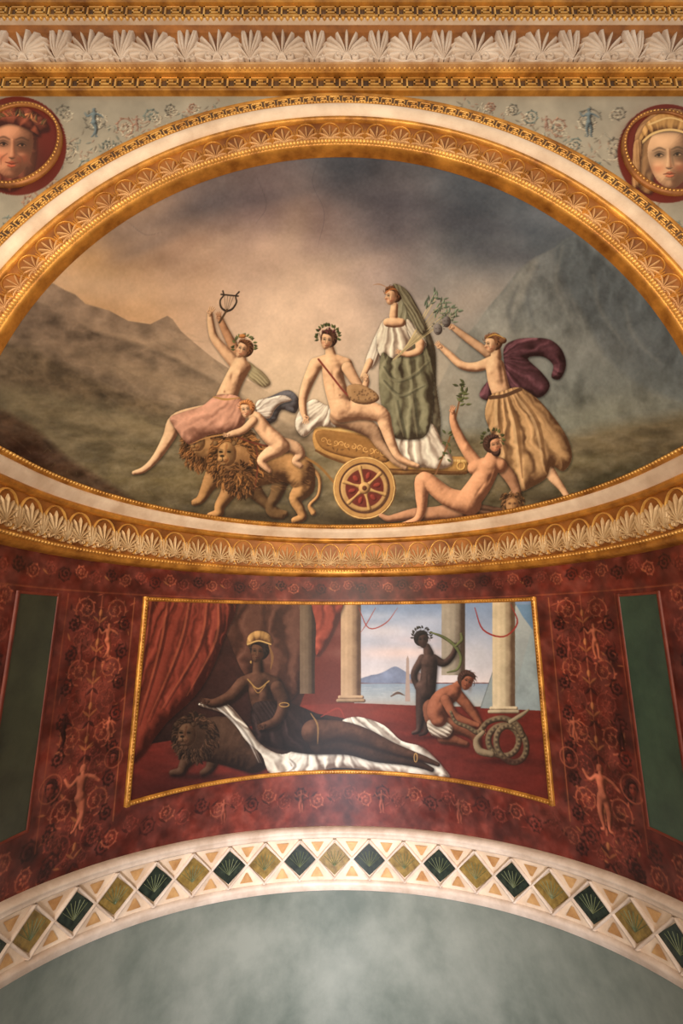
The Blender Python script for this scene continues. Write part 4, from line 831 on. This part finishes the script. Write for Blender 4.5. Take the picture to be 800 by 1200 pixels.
for i in range(-11,12):
    u=i*st-.022
    V,Fc=diamond(u,hw*.93,hh*.93,.013); (co if i%2==0 else cd).add(m_band(V),Fc)
    x=u+st/2
    for k in (-1,1):
        P=[(x-.057*k*(1-2*t),.505-.335+.67*t) for t in np.linspace(0,1,8)]
        V=np.array([[xx+dx,y,h] for xx,y in P for dx,h in ((-.0050,.010),(-.0034,.019),(.0034,.019),(.0050,.010))]); cl.add(m_band(V),gridF(8,4))
        # small embossed triangles above and below each crossing, their shade painted as tan
        V=np.array([[x-.020,.505+k*.285,.0125],[x+.020,.505+k*.285,.0125],[x+.003,.505+k*.13,.0125],[x-.003,.505+k*.13,.0125]]); ct.add(m_band(V),np.array([[0,1,2,3]]))
    for a_ in (-1.2,-.75,-.35,0,.35,.75,1.2):
        P=[(u+.03*t*sin(a_)*1.2,.505-.12+.26*t*cos(a_*.7),.0010) for t in np.linspace(0,1,5)]
        V,Fc=ridge(P,.0015); V[:,2]+=.013; (cm).add(m_band(V),Fc)
cd.obj('green_diamonds',DIAD,db); co.obj('ochre_diamonds',DIAO,db); cl.obj('white_lattice',WHITE,db); cm.obj('diamond_leaf_motifs',LEAFM,db); ct.obj('embossed_shade_triangles',TAN,db,smooth=False)
# ------------------------------------------------ floor
def slab(name,x0,x1,y0,y1,z0,z1,mt):
    V=np.array([[x,y,z] for x in (x0,x1) for y in (y0,y1) for z in (z0,z1)]); Fc=[[0,1,3,2],[4,6,7,5],[0,4,5,1],[2,3,7,6],[0,2,6,4],[1,5,7,3]]
    return mk_mesh(name,V,Fc,mt,smooth=False)
slab('floor',-HW,HW,-1.4,CY+R+.05,-1.64,-1.6,FLOORM)
# ------------------------------------------------ lights
w=bpy.data.worlds.new('room_ambient'); bpy.context.scene.world=w; w.use_nodes=True
bg=w.node_tree.nodes['Background']; bg.inputs[0].default_value=(1.0,.95,.90,1); bg.inputs[1].default_value=.66
from mathutils import Vector
def area(name,loc,tgt,sx,sy,e,col,spread=180):
    l=bpy.data.lights.new(name,'AREA'); l.shape='RECTANGLE'; l.size=sx;l.size_y=sy;l.energy=e;l.color=col; l.spread=math.radians(spread)
    o=bpy.data.objects.new(name,l); bpy.context.collection.objects.link(o); o.location=loc
    o.rotation_euler=(Vector(tgt)-Vector(loc)).to_track_quat('-Z','Y').to_euler(); return o
area('window_light',(0.0,-3.0,EYE-3.0),(0,6,EYE-3.6),.5,2.4,90,(.86,.88,1),44)
area('dome_fill_light',(-0.6,-2.0,EYE+0.2),(0,5.5,EYE+1.3),1.4,1.4,64,(1,.90,.78),75)  # unseen fill added to brighten the fresco centre, not a known lamp
area('warm_left_fill',(-2.6,-1.2,EYE+1.4),(0.3,5,EYE+1),1.0,1.0,150,(1,.78,.52))  # warm fill added from upper left; no chandelier is known here
area('warm_right_fill',(2.8,-0.6,EYE+1.2),(-0.3,5,EYE+1),1.0,1.0,95,(1,.80,.56))  # matching warm fill added on the right, without a known sconce
# ------------------------------------------------ camera
cd_=bpy.data.cameras.new('camera'); cam=bpy.data.objects.new('camera',cd_); bpy.context.collection.objects.link(cam)
cd_.sensor_fit='AUTO'; cd_.sensor_width=36; cd_.lens=F*36/1200; cam.location=(0,0,EYE); cam.rotation_euler=(pi/2+PT,0,0)
bpy.context.scene.camera=cam
bpy.context.scene.view_settings.view_transform='Standard'
